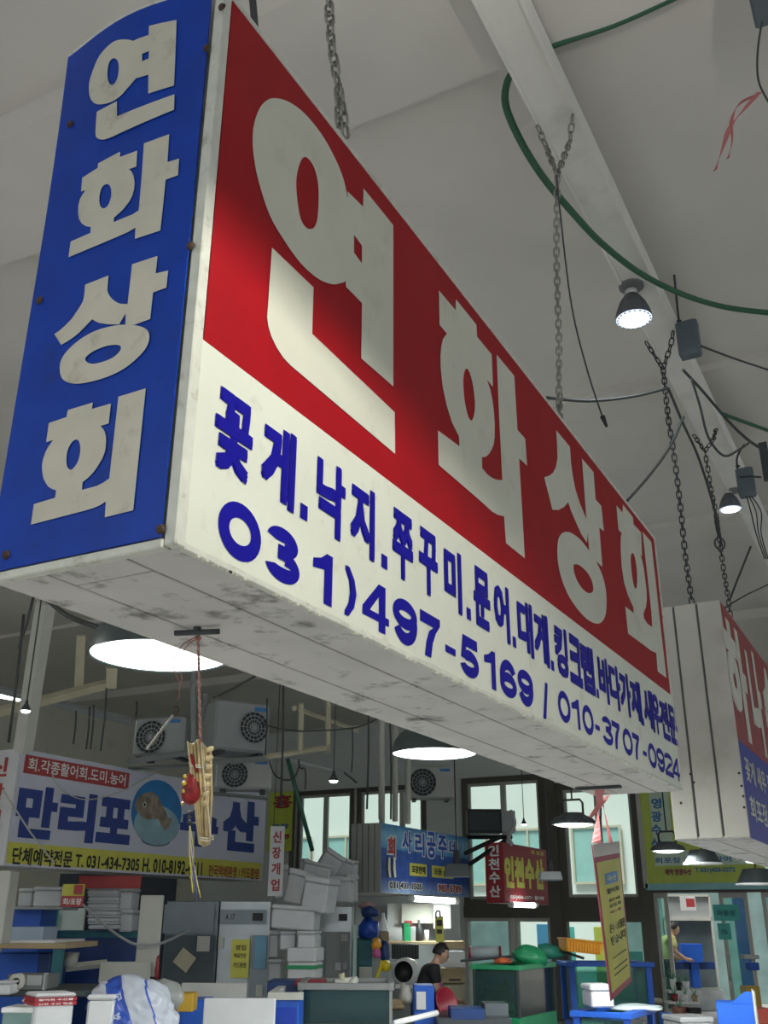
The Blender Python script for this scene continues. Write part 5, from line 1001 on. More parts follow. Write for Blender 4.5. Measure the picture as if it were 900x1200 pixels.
o = blob('rubber_glove', 588, 1126, 9.8, .09, .06, .03, mat('orange_rubber', (.62, .13, .04), .5), 'orange rubber glove lying on the green tank rim', 'glove', 3)
r = thing('roller_drum', at(569, 1124, D=10.4), 'grey roll with red ends lying behind the green rimmed tank', 'roll'); b = BM(); tube(b, [at(550, 1116, D=10.4), at(584, 1116, D=10.4)], .06, 16); part('roll', b, mat('silver_grey', (.42, .48, .50), .4), r, world=True, smooth=True)
for x in (549, 585): b = BM(); tube(b, [at(x, 1117, D=10.4), at(x + 2, 1117, D=10.4)], .07, 12); part('end_disc', b, M_REDP, r, world=True)
base, w_, h_ = outline(662, 1101, 706, 1117, 10.1 / .9245); r = thing('orange_basket', base, 'orange plastic basket tilted on the blue framed tank', 'basket', rz=YAW + .1); r.rotation_euler = (0, .10, YAW + .1)
b = BM(); lo = [b.verts.new((sx * w_ * .46, .15 + sy * .14, 0)) for sx, sy in ((-1, -1), (1, -1), (1, 1), (-1, 1))]; hi = [b.verts.new((sx * w_ * .5, .15 + sy * .17, h_)) for sx, sy in ((-1, -1), (1, -1), (1, 1), (-1, 1))]
for k in range(4): b.faces.new((lo[k], lo[(k + 1) % 4], hi[(k + 1) % 4], hi[k]))
b.faces.new(lo[::-1]); part('basket_shell', b, M_ORA, r)
for k in range(12): add(r, 'rib', (-w_ * .46 + w_ * .92 * k / 12 + .005, -.008 - .012, .01), (-w_ * .46 + w_ * .92 * k / 12 + .015, .004, h_ - .03), M_ORA)
add(r, 'rim', (-w_ * .52, -.03, h_ - .02), (w_ * .52, .33, h_), M_ORA, .006)
foam((692, 1154, 721, 1181), 8.6, .3, 'white lidded foam box on the lowest blue tank, left of the yellow placard', .1, 0, .28)
blob('ice_heap', 745, 1181, 8.7, .22, .15, .03, mat('ice', (.6, .7, .72), .3), 'heap of ice in the lowest blue tank', 'ice', 4)
# blue lounger back seen through the glass, teal bins, panels inside
boxthing('plastic_board', (630, 1083, 655, 1118), 19.5 / .9245, .08, mat('sky_blue_plastic', (.10, .36, .66), .4), 'sky blue plastic panel seen through the lower window', 'panel', floor=True); boxthing('plastic_board', (657, 1086, 674, 1118), 19.8 / .9245, .08, M_TURQ, 'turquoise panel seen through the lower window right of the dark post', 'panel', floor=True)
boxthing('yellow_board', (697, 1086, 708, 1120), 19.4 / .9245, .05, M_PYEL, 'yellow panel seen through the glass behind the orange basket', 'panel', floor=True)
boxthing('turquoise_bin', (738, 1115, 755, 1160), 16.9 / .9245, .3, M_TURQ, 'turquoise bin behind the glass right of the yellow placard', 'bin', floor=True); boxthing('turquoise_bin', (745, 1134, 768, 1170), 16.2 / .9245, .3, M_TURQ, 'turquoise bin lower and nearer, left of the glazed door', 'bin', floor=True)
r = boxthing('paper_notice', (733, 1142, 757, 1170), 12.5 / .9245, .02, M_LAMPIN, 'white printed notice standing behind the placard bottom', 'notice'); 
for k in range(4): px_patch(r, 'printed_line', 736, 1146 + 5 * k, 753, 1148 + 5 * k, 12.48, M_CYB if k % 2 else M_PYEL)
rods('steel_rail', [at(726, 1169, D=12.2), at(775, 1173, D=12.6)], .03, M_YPIPE, 'tan rail at the foot of the standing notice', 'rail', n=4)

# ---------- left stall
r = boxthing('work_table', (-40, 1105, 76, 1112), 8.0 / .9245, 1.0, M_CARD, 'brown edged worktable at the left edge', 'table')
w_ = r['w']; zb = r.location.z
for sx in (-.42, .38): add(r, 'leg', (w_ * sx, .02, -zb), (w_ * sx + .07, .10, 0), M_TEAL)
add(r, 'white_cloth', (-w_ * .5, .02, r['h']), (w_ * .38, .9, r['h'] + .02), M_FOAM)
boxthing('blue_drum', (-30, 1117, 41, 1200), 8.6 / .9245, .6, M_BPL, 'bright blue tub under the worktable at the left edge', 'tub', floor=True)
boxthing('blue_drum', (43, 1117, 57, 1160), 8.6 / .9245, .5, M_BDK, 'narrow dark blue tub under the worktable', 'tub', floor=True)
boxthing('storage_crate', (12, 1086, 50, 1103), 8.2 / .9245, .4, mat('clear_pale_plastic', (.34, .42, .52), .3), 'pale translucent crate on the worktable', 'crate'); boxthing('blue_tarp_bin', (7, 1064, 48, 1086), 9.4 / .9245, .5, M_BPL, 'blue bin behind the translucent crate', 'bin', floor=True)
foam((38, 1039, 72, 1063), 9.3, .4, 'foam box on the shelf at far left, right of its neighbour'); foam((20, 1041, 38, 1063), 9.5, .4, 'foam box end on the shelf at far left')
boxthing('hanging_shelf', (8, 1063, 74, 1066), 9.2 / .9245, .5, M_GREYM, 'grey shelf under the two foam boxes at far left', 'shelf')
boxthing('plaster_post', (-10, 1020, 7, 1106), 7.6 / .9245, .2, M_WPIPE, 'pale post at the far left edge below the fish photo sign', 'post')
r = boxthing('price_banner', (72, 1036, 98, 1063), 9.0 / .9245, .02, M_PYEL, 'small yellow and red banner under the fish photo sign', 'banner'); px_patch(r, 'red_strip', 72, 1050, 98, 1063, 8.98, M_PRED, texts=(('회/포장', .08, .2, .84, .6, M_LAMPIN),)); px_patch(r, 'printed_block', 87, 1037, 97, 1048, 8.98, M_PRED)
bm = BM(); 
for k in range(6):
    r = foam((101 + (k % 2) * 1, 1040 + k * 8.2, 139, 1048 + k * 8.2), 9.7, .45, ('topmost', 'second', 'third', 'fourth', 'fifth', 'lowest')[k] + ' foam tray in the stack under the dark red board', 0, 0, .3, group='stacked foam trays under the dark red board', name='foam_tray')
for k in range(2): foam((139, 1040 + k * 26, 155, 1066 + k * 26), 9.8, .45, ('upper', 'lower')[k] + ' foam box right of the stacked foam trays', .05)
boxthing('glass_cabinet', (47, 1064, 99, 1090), 12.0 / .9245, .05, mat('window_lit_pale', (.62, .70, .68), .4), 'pale panel coloured as window light, glimpsed between the worktable and the stacked trays', 'counter', floor=True); boxthing('window_mullion', (64, 1064, 67, 1090), 11.9 / .9245, .05, M_TURQ, 'turquoise upright in front of the pale panel coloured as window light', 'post')  # pale panel stands for a window lit area, brightness put into its colour
r = boxthing('blue_tank_row', (47, 1091, 165, 1200), 9.9 / .9245, .7, M_BDK, 'long dark blue tank behind the left worktable', 'tank', floor=True); add(r, 'rim', (-r['w'] / 2, -.02, r['h'] - .06), (r['w'] / 2, .05, r['h']), M_TEAL)
for q, D, m, lb in (((74, 1116, 92, 1132), 9.0, M_WPIPE, 'pale metal bucket on the rail in front of the dark blue tank'), ):
    base, w_, h_ = outline(*q, D / .9245); b = BM(); lathe(b, [(0, 0), (w_ * .42, 0), (w_ / 2, h_), (w_ * .47, h_), (w_ * .4, .02), (0, .02)], n=24); o = solo('metal_bucket', b, m, lb, 'bucket', base=Vector((0, 0, 0)), smooth=True); o.location = base
rods('pale_rail', [at(48, 1137, D=8.9), at(125, 1129, D=9.2)], .035, M_WPIPE, 'pale rail running in front of the dark blue tank', 'rail', n=4)
boxthing('white_board', (161, 1049, 188, 1145), 8.9 / .9245, .03, M_WPIPE, 'tall narrow white board standing left of the dark cabinet', 'board', floor=False); boxthing('white_board', (116, 1127, 176, 1152), 8.8 / .9245, .03, M_WPIPE, 'wide white board lying on edge behind the blue and white bag', 'board')
b = BM(); tube(b, catmull([at(97, 1060, D=9.0), at(125, 1086, D=8.9), at(150, 1103, D=8.7), at(165, 1107, D=8.7), at(190, 1105, D=8.8), at(222, 1090, D=9.6)]), .012, 5); solo('striped_cord', b, M_GREYM, 'grey cord slung from the banner to the dark cabinet', 'cord')
blob('red_rag', 184, 1135, 8.6, .02, .02, .10, M_REDP, 'red and white rag hanging at the edge of the tall white board', 'rag', 3)
# grey machine on the lower bench
boxthing('low_bench', (-40, 1160, 100, 1168), 7.4 / .9245, .8, M_DGREY, 'dark bench carrying the grey grinder at the left edge', 'bench')
r = boxthing('grinder', (8, 1142, 55, 1160), 7.4 / .9245, .3, mat('machine_grey', (.16, .17, .17), .5), 'grey wheeled machine on the bench at the left edge', 'machine')
b = BM(); R = .055; lathe(b, [(R * .5, -.05), (R, -.05), (R, .03)], (-r['w'] * .22, 0, R), 28, 'Y'); part('wheel', b, M_WPIPE, r, smooth=True); b = BM(); lathe(b, [(0, -.045), (R * .5, -.045)], (-r['w'] * .22, 0, R), 20, 'Y'); part('hub', b, M_BLACK, r)
add(r, 'handle', (r['w'] * .42, -.02, 0), (r['w'] * .47, .05, r['h'] * 1.1), M_GREYM); add(r, 'cover', (-r['w'] * .0, -.01, r['h'] * .3), (r['w'] * .38, .0, r['h'] * .95), M_GREYM)
foam((-8, 1150, 12, 1166), 7.2, .3, 'small foam box at the left edge beside the grey machine')
# foreground boxes and bag
r, w_, h_ = foam((40, 1164, 88, 1206), 6.0, .26, 'white foam box with red printed bands in the bottom left corner', .55, 0, .12, name='foam_box')
for z0_, z1_ in ((.78, .87), (.66, .76)):
    add(r, 'red_band', (-w_ / 2 - .002, -.003, h_ * z0_), (w_ / 2 + .002, .262, h_ * z1_), mat('bright_red_print', (.40, .015, .03), .5))
for s_, zz in (('활어회 수산물', .795), ('신선 수산 직송', .675)):
    b = BM(); text(b, s_, (-w_ * .42, -.0045, h_ * zz), (w_ * .84, 0, 0), (0, 0, h_ * .06), .02); part('lettering', b, M_LAMPIN, r)
foam((100, 1166, 134, 1206), 6.1, .3, 'plain foam box between the red banded box and the printed bag', .1, 0, .15); foam((24, 1170, 44, 1200), 6.4, .25, 'small plain foam box left of the red banded box', .1); 
r = boxthing('plastic_tub', (2, 1185, 38, 1206), 6.0 / .9245, .25, mat('pale_green_tub', (.20, .32, .30), .3), 'translucent green tub with a white lid in the bottom left corner', 'tub'); add(r, 'lid', (-r['w'] / 2 - .01, -.01, r['h'] - .01), (r['w'] / 2 + .01, .26, r['h'] + .02), M_LAMPIN, .006)
def bagmat():
    m = bpy.data.materials.new('printed_bag'); m.use_nodes = True; N = m.node_tree.nodes; L = m.node_tree.links; b = N['Principled BSDF']; b.inputs['Roughness'].default_value = .35; tc = N.new('ShaderNodeTexCoord'); mp = N.new('ShaderNodeMapping'); mp.inputs['Rotation'].default_value = (0, .45, 0); L.new(tc.outputs['Object'], mp.inputs[0]); sp = N.new('ShaderNodeSeparateXYZ'); L.new(mp.outputs[0], sp.inputs[0])
    r = N.new('ShaderNodeValToRGB'); r.color_ramp.interpolation = 'CONSTANT'; mr = N.new('ShaderNodeMapRange'); mr.inputs[1].default_value = -.3; mr.inputs[2].default_value = .3; L.new(sp.outputs[0], mr.inputs[0]); L.new(mr.outputs[0], r.inputs[0])
    es = r.color_ramp.elements; W_ = (.46, .49, .56, 1); B_ = (.03, .08, .40, 1); es[0].position = 0; es[0].color = B_; es[1].position = .22; es[1].color = W_
    for p_, c in ((.38, B_), (.54, W_), (.74, B_), (.755, W_)): x = es.new(p_); x.color = c
    L.new(r.outputs[0], b.inputs['Base Color']); return m
r = thing('printed_bag', at(158, 1196, D=6.1), 'crumpled blue and white printed sack in the bottom left', 'bag', rz=YAW)
b = BM(); bmesh.ops.create_icosphere(b, subdivisions=5, radius=1)
for v in b.verts:
    n1 = noise.noise(v.co * 1.6); n2 = noise.noise(v.co * 6 + Vector((4, 2, 1))); n3 = 1 - abs(noise.noise(v.co * 3.5 + Vector((9, 0, 0)))) * 2; n4 = abs(noise.noise(v.co * 9 + Vector((1, 5, 0)))); v.co *= 1 + .20 * n1 + .05 * n2 + .11 * n3 - .08 * n4
    v.co = Vector((v.co.x * .27, v.co.y * .2, v.co.z * .23 - v.co.x * .05))
part('sack', b, bagmat(), r, smooth=True)
for k, (s_, x, z, w2, h2) in enumerate((('10kg', -.12, -.02, .10, .045), ('공업', -.10, .10, .07, .04))):
    b = BM(); text(b, s_, (x, -.215, z), (w2 * .85, 0, w2 * .5), (-h2 * .4, 0, h2), .02); part('lettering', b, mat('pale_ink', (.5, .56, .72), .5), r)
blob('clear_bag', 190, 1167, 6.6, .13, .1, .10, mat('clear_bag_film', (.30, .31, .30), .2), 'crumpled greyish clear bag on the printed sack', 'bag', 7)
boxthing('yellow_bucket', (208, 1164, 226, 1186), 7.4 / .9245, .2, mat('amber_plastic', (.55, .34, .03), .45), 'amber yellow bucket behind the printed sack', 'bucket'); boxthing('white_board', (212, 1152, 289, 1170), 8.2 / .9245, .04, M_WPIPE, 'long white board in front of the steel fridge', 'board'); boxthing('white_board', (238, 1170, 322, 1206), 7.0 / .9245, .05, M_FOAM, 'square white foam board at the bottom, left of the blue tub', 'board')
boxthing('blue_crate', (205, 1172, 240, 1206), 7.8 / .9245, .4, M_BPL, 'blue crate behind the square white foam board', 'crate')

# ---------- beyond the doors
o = boxthing('wall_inner', (772, 1040, 960, 1200), 20.2 / .9245, .1, mat('teal_grey_wall', (.20, .30, .29), .7, var=.2, scale=3), None, None, floor=True); o['kind'] = 'structure'
o = boxthing('wall_passage', (553, 1080, 598, 1200), 20.0 / .9245, .1, mat('grey_teal_wall', (.26, .36, .36), .7, var=.2, scale=3), None, None, floor=True); o['kind'] = 'structure'
o = boxthing('wall_passage_far', (712, 1080, 760, 1200), 20.0 / .9245, .1, MATS['teal_grey_wall'], None, None, floor=True); o['kind'] = 'structure'
boxthing('interior_wall', (781, 1160, 850, 1200), 18.6 / .9245, .1, mat('grey_stone', (.42, .44, .45), .8, var=.15), 'speckled grey low wall behind the glazed door', 'wall', floor=True)
r = thing('shop_window', outline(781, 1048, 838, 1161, 18.5 / .9245)[0], 'white framed window with taped papers on the far side of the door', 'window', rz=YAW); base, w_, h_ = outline(781, 1048, 838, 1161, 18.5 / .9245)
for lo, hi in (((-w_ / 2, 0, 0), (w_ / 2, .05, .05)), ((-w_ / 2, 0, h_ * .72), (w_ / 2, .05, h_ * .76)), ((-w_ / 2, 0, .05), (-w_ / 2 + .06, .05, h_)), ((w_ / 2 - .03, 0, .05), (w_ / 2, .05, h_)), ((-w_ / 2, 0, h_ - .04), (w_ / 2, .05, h_))): add(r, 'frame', lo, hi, M_WPIPE)
add(r, 'dark_interior', (-w_ / 2, .12, .02), (w_ / 2, .14, h_ * .74), mat('interior_grey', (.10, .13, .14), .6)); add(r, 'upper_panel', (-w_ / 2, .05, h_ * .76), (w_ / 2, .07, h_), M_GREYM)
px_patch(r, 'poster', 797, 1050, 815, 1067, 18.3, M_FOAM); px_patch(r, 'red_print', 804, 1053, 814, 1063, 18.2, M_PRED)
boxthing('blue_tub', (800, 1106, 824, 1128), 18.2 / .9245, .2, M_BPL, 'blue tub on a blue stand seen through the door window', 'tub'); boxthing('blue_stand', (811, 1120, 820, 1158), 18.25 / .9245, .2, M_BPL, 'blue stand under the tub seen through the door window', 'stand'); boxthing('blue_bench', (788, 1127, 838, 1136), 18.3 / .9245, .1, M_BDK, 'dark blue bench behind the blue stand', 'bench')
for q, lb in (((836, 1060, 866, 1079), 'large turquoise paper taped to the second glazed door'), ((839, 1082, 854, 1101), 'small turquoise paper with print on the second glazed door')):
    base, w_, h_ = outline(*q, 15.6 / .9245); X0, X1 = at(q[0], 1070, Y=YB - .02).x, at(q[2], 1070, Y=YB - .02).x; z0_, z1_ = at((q[0] + q[2]) / 2, q[3], Y=YB - .02).z, at((q[0] + q[2]) / 2, q[1], Y=YB - .02).z
    r = thing('door_notice', ((X0 + X1) / 2, YB - .02, z0_), lb, 'notice', 'turquoise papers on the door'); b = BM(); box(b, (X0, YB - .02, z0_), (X1, YB - .005, z1_)); part('sheet', b, M_TURQ, r, world=True)
    flat_part('lettering', M_TEAL, r, texts=[('자동문' if 'large' in lb else '당기세요', (X0 + .05, YB - .024, z0_ + (z1_ - z0_) * .3), (X1 - X0 - .1, 0, 0), (0, 0, (z1_ - z0_) * .35), .02)])
boxthing('yellow_bin', (877, 1156, 893, 1200), 15.0 / .9245, .3, mat('amber_plastic', (1, 1, 1)), 'yellow bin between the glazed doors', 'bin', floor=True); boxthing('dark_doorway', (868, 1050, 884, 1200), 18.6 / .9245, .1, M_BDK, 'dark opening with blue things between the two glazed doors', 'panel', floor=True)
boxthing('blue_sack', (877, 1128, 890, 1137), 15.3 / .9245, .2, M_BPL, 'blue folded sack on the shelf between the doors', 'sack'); boxthing('small_shelf', (872, 1119, 890, 1124), 15.2 / .9245, .2, M_WPIPE, 'small pale shelf between the doors', 'shelf')
# step planter shelves
for k, (y, lb) in enumerate(((1161, 'upper'), (1174, 'lower'))): boxthing('plant_shelf', (784, y, 822 - 2 * k, y + 3), (15.6 - .3 * k) / .9245, .3, M_LAMPIN, lb + ' white plant shelf at the foot of the door', 'shelf')
pots = [((785, 1147, 792, 1161), 15.7, M_LAMPIN, 'white pot at the left of the upper plant shelf'), ((792, 1151, 799, 1161), 15.7, M_BLACK, 'black pot on the upper plant shelf'), ((800, 1150, 808, 1161), 15.7, M_LAMPIN, 'white pot with a seedling right of the black pot'), ((786, 1165, 795, 1174), 15.4, M_REDP, 'brick red pot at the left of the lower plant shelf'), ((797, 1165, 809, 1174), 15.4, M_LAMPIN, 'wide white pot on the lower plant shelf'), ((810, 1166, 818, 1174), 15.4, M_CARD, 'terracotta pot at the right of the lower plant shelf'), ((787, 1180, 806, 1192), 15.0, mat('brick_pink', (.40, .18, .14), .7), 'long brick pink planter below the plant shelves')]
for q, D, m, lb in pots:
    base, w_, h_ = outline(*q, D / .9245); r = thing('plant_pot', base, lb, 'plant pot', 'pots by the door'); b = BM(); lathe(b, [(0, 0), (w_ * .36, 0), (w_ * .5, h_), (w_ * .44, h_), (w_ * .4, h_ * .85), (0, h_ * .85)], n=18); pot_ = part('pot', b, m, r, smooth=True)
    for j in range(5): b = BM(); a = j * 1.3; tube(b, catmull([(0, 0, h_ * .8), (.03 * math.cos(a), .03 * math.sin(a), h_ + .05), (.07 * math.cos(a), .07 * math.sin(a), h_ + .09 + .01 * j)], 3), .006, 4, r2=.002); part('leaf', b, M_GRNP, pot_)
boxthing('dark_bowl', (808, 1181, 822, 1188), 14.8 / .9245, .2, M_BLACK, 'dark tray right of the long planter', 'tray')
foam((797, 1192, 840, 1215), 9.5, .4, 'long foam box at the bottom edge right of the lowest tank', .2, 0, .3); boxthing('blue_box', (782, 1189, 796, 1210), 9.8 / .9245, .3, M_BPL, 'small blue box left of the long foam box', 'box')
r = boxthing('blue_crate', (842, 1176, 884, 1215), 8.4 / .9245, .4, M_BPL, 'bright blue crate with a raised corner in the bottom right', 'crate', turn=-.3); base = r.location
b = BM(); w_, h_ = r['w'], r['h']; f = [[b.verts.new((x, y, z)) for x, z in ((-w_ * .1, h_), (w_ * .5, h_), (w_ * .5, h_ + .09), (w_ * .3, h_ + .09))] for y in (0, .02)]
b.faces.new(f[0]); b.faces.new(f[1][::-1])
for i in range(4): b.faces.new((f[0][i], f[0][(i + 1) % 4], f[1][(i + 1) % 4], f[1][i]))
part('raised_side', b, M_BPL, r); add(r, 'pale_edge', (w_ * .5, -.01, 0), (w_ * .58, .3, h_ + .1), M_WPIPE, .01)
boxthing('red_tray', (884, 1182, 905, 1200), 9.4 / .9245, .3, mat('warm_red', (.36, .06, .04), .5), 'warm red tray at the right edge beside the blue crate', 'tray')

# ================================================================== the hanging placard and ribbons
hk = at(703, 921, Z=SZ); r = thing('hanging_placard', at(713, 1080, D=5.0), 'narrow yellow placard with a dark red frame hung by pink ribbon from the big sign', 'placard')
TL, BL, TR_, BR = at(693, 990, D=4.9), at(715, 1173, D=4.9), at(724, 986, D=5.3), at(739, 1150, D=5.3)
def pq(u, v, d=0):
    n_ = (TR_ - TL).cross(BL - TL).normalized(); n_ = n_ if n_.dot(EYE - TL) > 0 else -n_; a = TL + (BL - TL) * v; c = TR_ + (BR - TR_) * v; return a + (c - a) * u + n_ * d
def pquad(name, u0, v0, u1, v1, m, d, th=.002):
    b = BM(); f = [[b.verts.new(pq(u, v, dd)) for u, v in ((u0, v0), (u1, v0), (u1, v1), (u0, v1))] for dd in (d, d + th)]; b.faces.new(f[0]); b.faces.new(f[1][::-1])
    for i in range(4): b.faces.new((f[0][i], f[0][(i + 1) % 4], f[1][(i + 1) % 4], f[1][i]))
    return part(name, b, m, r, world=True)
M_PLY = mat('placard_yellow', (.46, .44, .08), .5, var=.08); M_PLR = mat('placard_red', (.30, .05, .08), .5)
pquad('board', 0, 0, 1, 1, M_PLR, 0, .006); pquad('clear_top', 0, 0, 1, .08, mat('clear_top_film', (.45, .42, .40), .3), .006, .002); pquad('yellow_field', .05, .115, .94, .955, M_PLY, .006)
pquad('blue_block', .30, .20, .78, .27, M_CYB, .009)
def ptext(s_, u0, v0, u1, v1, m, bold=.03):
    b = BM(); vv, ff = glyphs(s_, bold); vs = [b.verts.new(pq(u0 + (u1 - u0) * x, v1 - (v1 - v0) * y, .010 + .0002 * j)) for x, y, j in vv]
    for f in ff:
        try: b.faces.new([vs[i] for i in f])
        except ValueError: pass
    part('lettering', b, m, r, world=True)
for s_, q, m in (('수산', (.38, .215, .72, .255), M_PYEL), ('활어회', (.30, .30, .78, .335), M_BLK), ('포장 배달', (.34, .37, .80, .39), M_BLK), ('모듬회', (.34, .405, .80, .43), M_BLK), ('매운탕', (.34, .45, .80, .47), M_PLR), ('온누리상품권', (.24, .53, .90, .59), M_BLK), ('받습니다', (.24, .61, .90, .67), M_BLK)): ptext(s_, *q, m)
for v in (.75, .82, .86): pquad('printed_line', .22, v, .85, v + .006, M_BLK, .009)
ribbon('hanging_ribbon', [hk + Vector((0, 0, -.0)), at(701, 950, D=4.9), at(699, 988, D=4.92)], .05, M_PINK, None, None, r); ribbon('hanging_ribbon', [hk, at(708, 950, D=5.0), at(716, 988, D=5.15)], .02, M_PINK, None, None, r)
ribbon('hanging_ribbon', [at(752, 917, Z=SZ), at(720, 926, D=4.75), at(706, 940, D=4.8), at(692, 958, D=4.85)], .03, M_PINK, None, None, r)
b = BM(); tube(b, [at(704, 920, D=4.95), at(703, 988, D=4.95)], .008, 5); part('dark_stick', b, M_CABLE, r, world=True)
b = BM(); q = at(701, 921, Z=SZ); quadbox(b, q + Vector((-.10, -.015, -.014)), (.2, 0, 0), (0, .03, 0), (0, 0, .012)); part('hook_plate', b, M_DGREY, r, world=True)

# ================================================================== straw charm hanging under the near end of the sign
q = at(231, 741, Z=SZ); DC = (q - EYE).dot(FF)
r = thing('metal_cleat', q, 'dark metal cleat screwed under the near part of the big sign', 'cleat'); b = BM(); a0, a1 = at(205, 742, Z=SZ - .012), at(257, 740, Z=SZ - .012)
tube(b, [a0, a0.lerp(a1, .25), a0.lerp(a1, .5), a0.lerp(a1, .8), a1], .006, 8); part('arm', b, M_DGREY, r, world=True, smooth=True); b = BM(); tube(b, [a0.lerp(a1, .5), a0.lerp(a1, .5) + Vector((0, 0, .012))], .008, 8); part('stem', b, M_DGREY, r, world=True)
r = thing('straw_charm', at(233, 990, D=DC), 'miniature straw broom charm with a red pouch and tassels hanging from a twisted cord', 'charm')
C_ = lambda x, y, d=0: at(x, y, D=DC + d)
M_CORD = mat('red_white_cord', (.42, .18, .15), .7, var=.6, scale=300); M_STRAW = mat('straw', (.66, .52, .28), .7, var=.22, scale=40); M_STRW2 = mat('straw_binding', (.74, .68, .52), .7)
for ph in (0, PI):
    b = BM(); n_ = 90; P0, P1 = C_(232, 742), C_(235, 872); tube(b, [P0.lerp(P1, k / n_) + RT * (.0016 * math.cos(k * .9 + ph)) + HD * (.0016 * math.sin(k * .9 + ph)) for k in range(n_ + 1)], .0019, 6); part('cord', b, M_CORD if ph else mat('pink_cord', (.60, .34, .30), .7), r, world=True, smooth=True)
b = BM(); bmesh.ops.create_icosphere(b, subdivisions=2, radius=.007); bmesh.ops.translate(b, vec=C_(232, 748), verts=b.verts); part('knot', b, M_CORD, r, world=True, smooth=True)
for pts in ([(230, 746), (214, 756), (203, 775), (206, 790), (211, 800)], [(230, 748), (217, 760), (211, 780), (213, 795), (211, 803), (209, 820)]):
    b = BM(); tube(b, catmull([C_(x, y) for x, y in pts], 8), .0011, 6); part('cord_end', b, M_CORD, r, world=True, smooth=True)
top, bot = C_(234, 872), C_(241, 990)
for k in range(26):
    a = k / 25; u = random.uniform(-.5, .5); x0, y0 = 220 + 27 * a, 869 + 3 * math.sin(a * 9) + (6 if a > .55 else 0) * a; x1, y1 = 233.5 + 12 * a, 992 - abs(a - .5) * 6
    mid = (x0 + (x1 - x0) * .5 + (2 if a > .5 else 0), (y0 + y1) / 2); b = BM(); tube(b, [C_(x0, y0, u * .01), C_(*mid, u * .012), C_(x1, y1, u * .008)], .0021, 5); part('straw_stalk', b, M_STRAW, r, world=True, smooth=True)
for k in range(7):
    y = 878 + k * 10.5; b = BM(); bmesh.ops.create_icosphere(b, subdivisions=2, radius=1)
    for v in b.verts: v.co = C_(246 - k * .9, y, -.006) + RT * v.co.x * .0085 + Vector((0, 0, 1)) * (v.co.z * .0065 + v.co.x * .002) + HD * v.co.y * .005
    part('braided_loop', b, M_STRAW, r, world=True, smooth=True)
for y, x0, x1 in ((898, 224, 246), (896, 224, 244), (981, 234, 250), (984, 235, 250)):
    b = BM(); tube(b, [C_(x0, y, -.006), C_((x0 + x1) / 2, y + 1.5, -.015), C_(x1, y - .5, -.006), C_((x0 + x1) / 2, y, .012), C_(x0, y, -.006)], .0018, 6); part('binding', b, M_STRW2, r, world=True, smooth=True)
b = BM(); tube(b, catmull([C_(236, 870, -.014), C_(238, 900, -.017), C_(243, 940, -.015), C_(247, 982, -.012)]), .0013, 5); part('binding', b, M_STRW2, r, world=True, smooth=True)
b = BM(); bmesh.ops.create_icosphere(b, subdivisions=4, radius=1)
for v in b.verts:
    t = (v.co.z + 1) / 2; wv = .021 * (1.15 - .75 * t ** 1.5); wr = 1 + .06 * math.sin(9 * math.atan2(v.co.y, v.co.x)) * t; v.co = C_(224 - 0 * t, 922, -.004) + RT * v.co.x * wv * wr + HD * v.co.y * .014 * wr + Vector((0, 0, 1)) * v.co.z * .036
part('red_pouch', b, mat('red_silk', (.26, .008, .010), .4, var=.5, scale=70), r, world=True, smooth=True)
b = BM(); tube(b, catmull([C_(231, 905, -.01), C_(226, 892, -.01), C_(224, 884, -.01)]), .003, 6); part('pouch_cord', b, MATS['red_silk'], r, world=True, smooth=True)
for dx, dy, s_ in ((-5, -14, .005), (-6, -6, .006), (-6, 3, .006), (-5, 11, .0055), (-8, 18, .004)):
    b = BM(); bmesh.ops.create_icosphere(b, subdivisions=1, radius=s_); bmesh.ops.translate(b, vec=C_(222 + dx, 924 + dy, -.014), verts=b.verts); part('gold_embroidery', b, mat('gold_thread', (.62, .42, .04), .4), r, world=True, smooth=True)
for y, rr in ((953, .0045), (958, .0048), (964, .0052)):
    b = BM(); bmesh.ops.create_icosphere(b, subdivisions=3, radius=rr); bmesh.ops.translate(b, vec=C_(222.5, y, -.004), verts=b.verts); part('black_bead', b, M_BLACK, r, world=True, smooth=True)
for k, (m, x1, y1) in enumerate(((mat('tassel_yellow', (.66, .55, .08), .5), 226, 1046), (mat('tassel_white', (.62, .58, .62), .5), 229, 1044), (mat('tassel_dark', (.10, .05, .12), .5), 230, 1050), (MATS['tassel_yellow'], 235, 1052), (MATS['tassel_white'], 232, 1040), (mat('tassel_blue', (.05, .10, .45), .5), 231, 1056), (MATS['tassel_yellow'], 223, 1030))):
    b = BM(); tube(b, catmull([C_(222.5, 968, -.004), C_(222 + k * .8, 1000, -.006), C_(x1, y1, -.004)], 6), .0012, 5); part('tassel_strand', b, m, r, world=True, smooth=True)
# wire hook and rod hanging behind it
r = thing('wire_hook', C_(205, 890, .1), 'rusty ring and spring rod hanging left of the straw charm', 'hook'); b = BM(); tube(b, [C_(206, 832, .0) + RT * (.006 * math.cos(a)) + Vector((0, 0, .009 * math.sin(a))) for a in [2 * PI * k / 16 for k in range(17)]], .0012, 5, cap=False); part('ring', b, M_RUST, r, world=True)
b = BM(); tube(b, [C_(209, 808), C_(208, 824)], .0012, 5); part('wire', b, M_RUST, r, world=True); b = BM(); tube(b, [C_(203, 838), C_(172, 878)], .0028, 8); part('rod', b, M_STEEL, r, world=True)
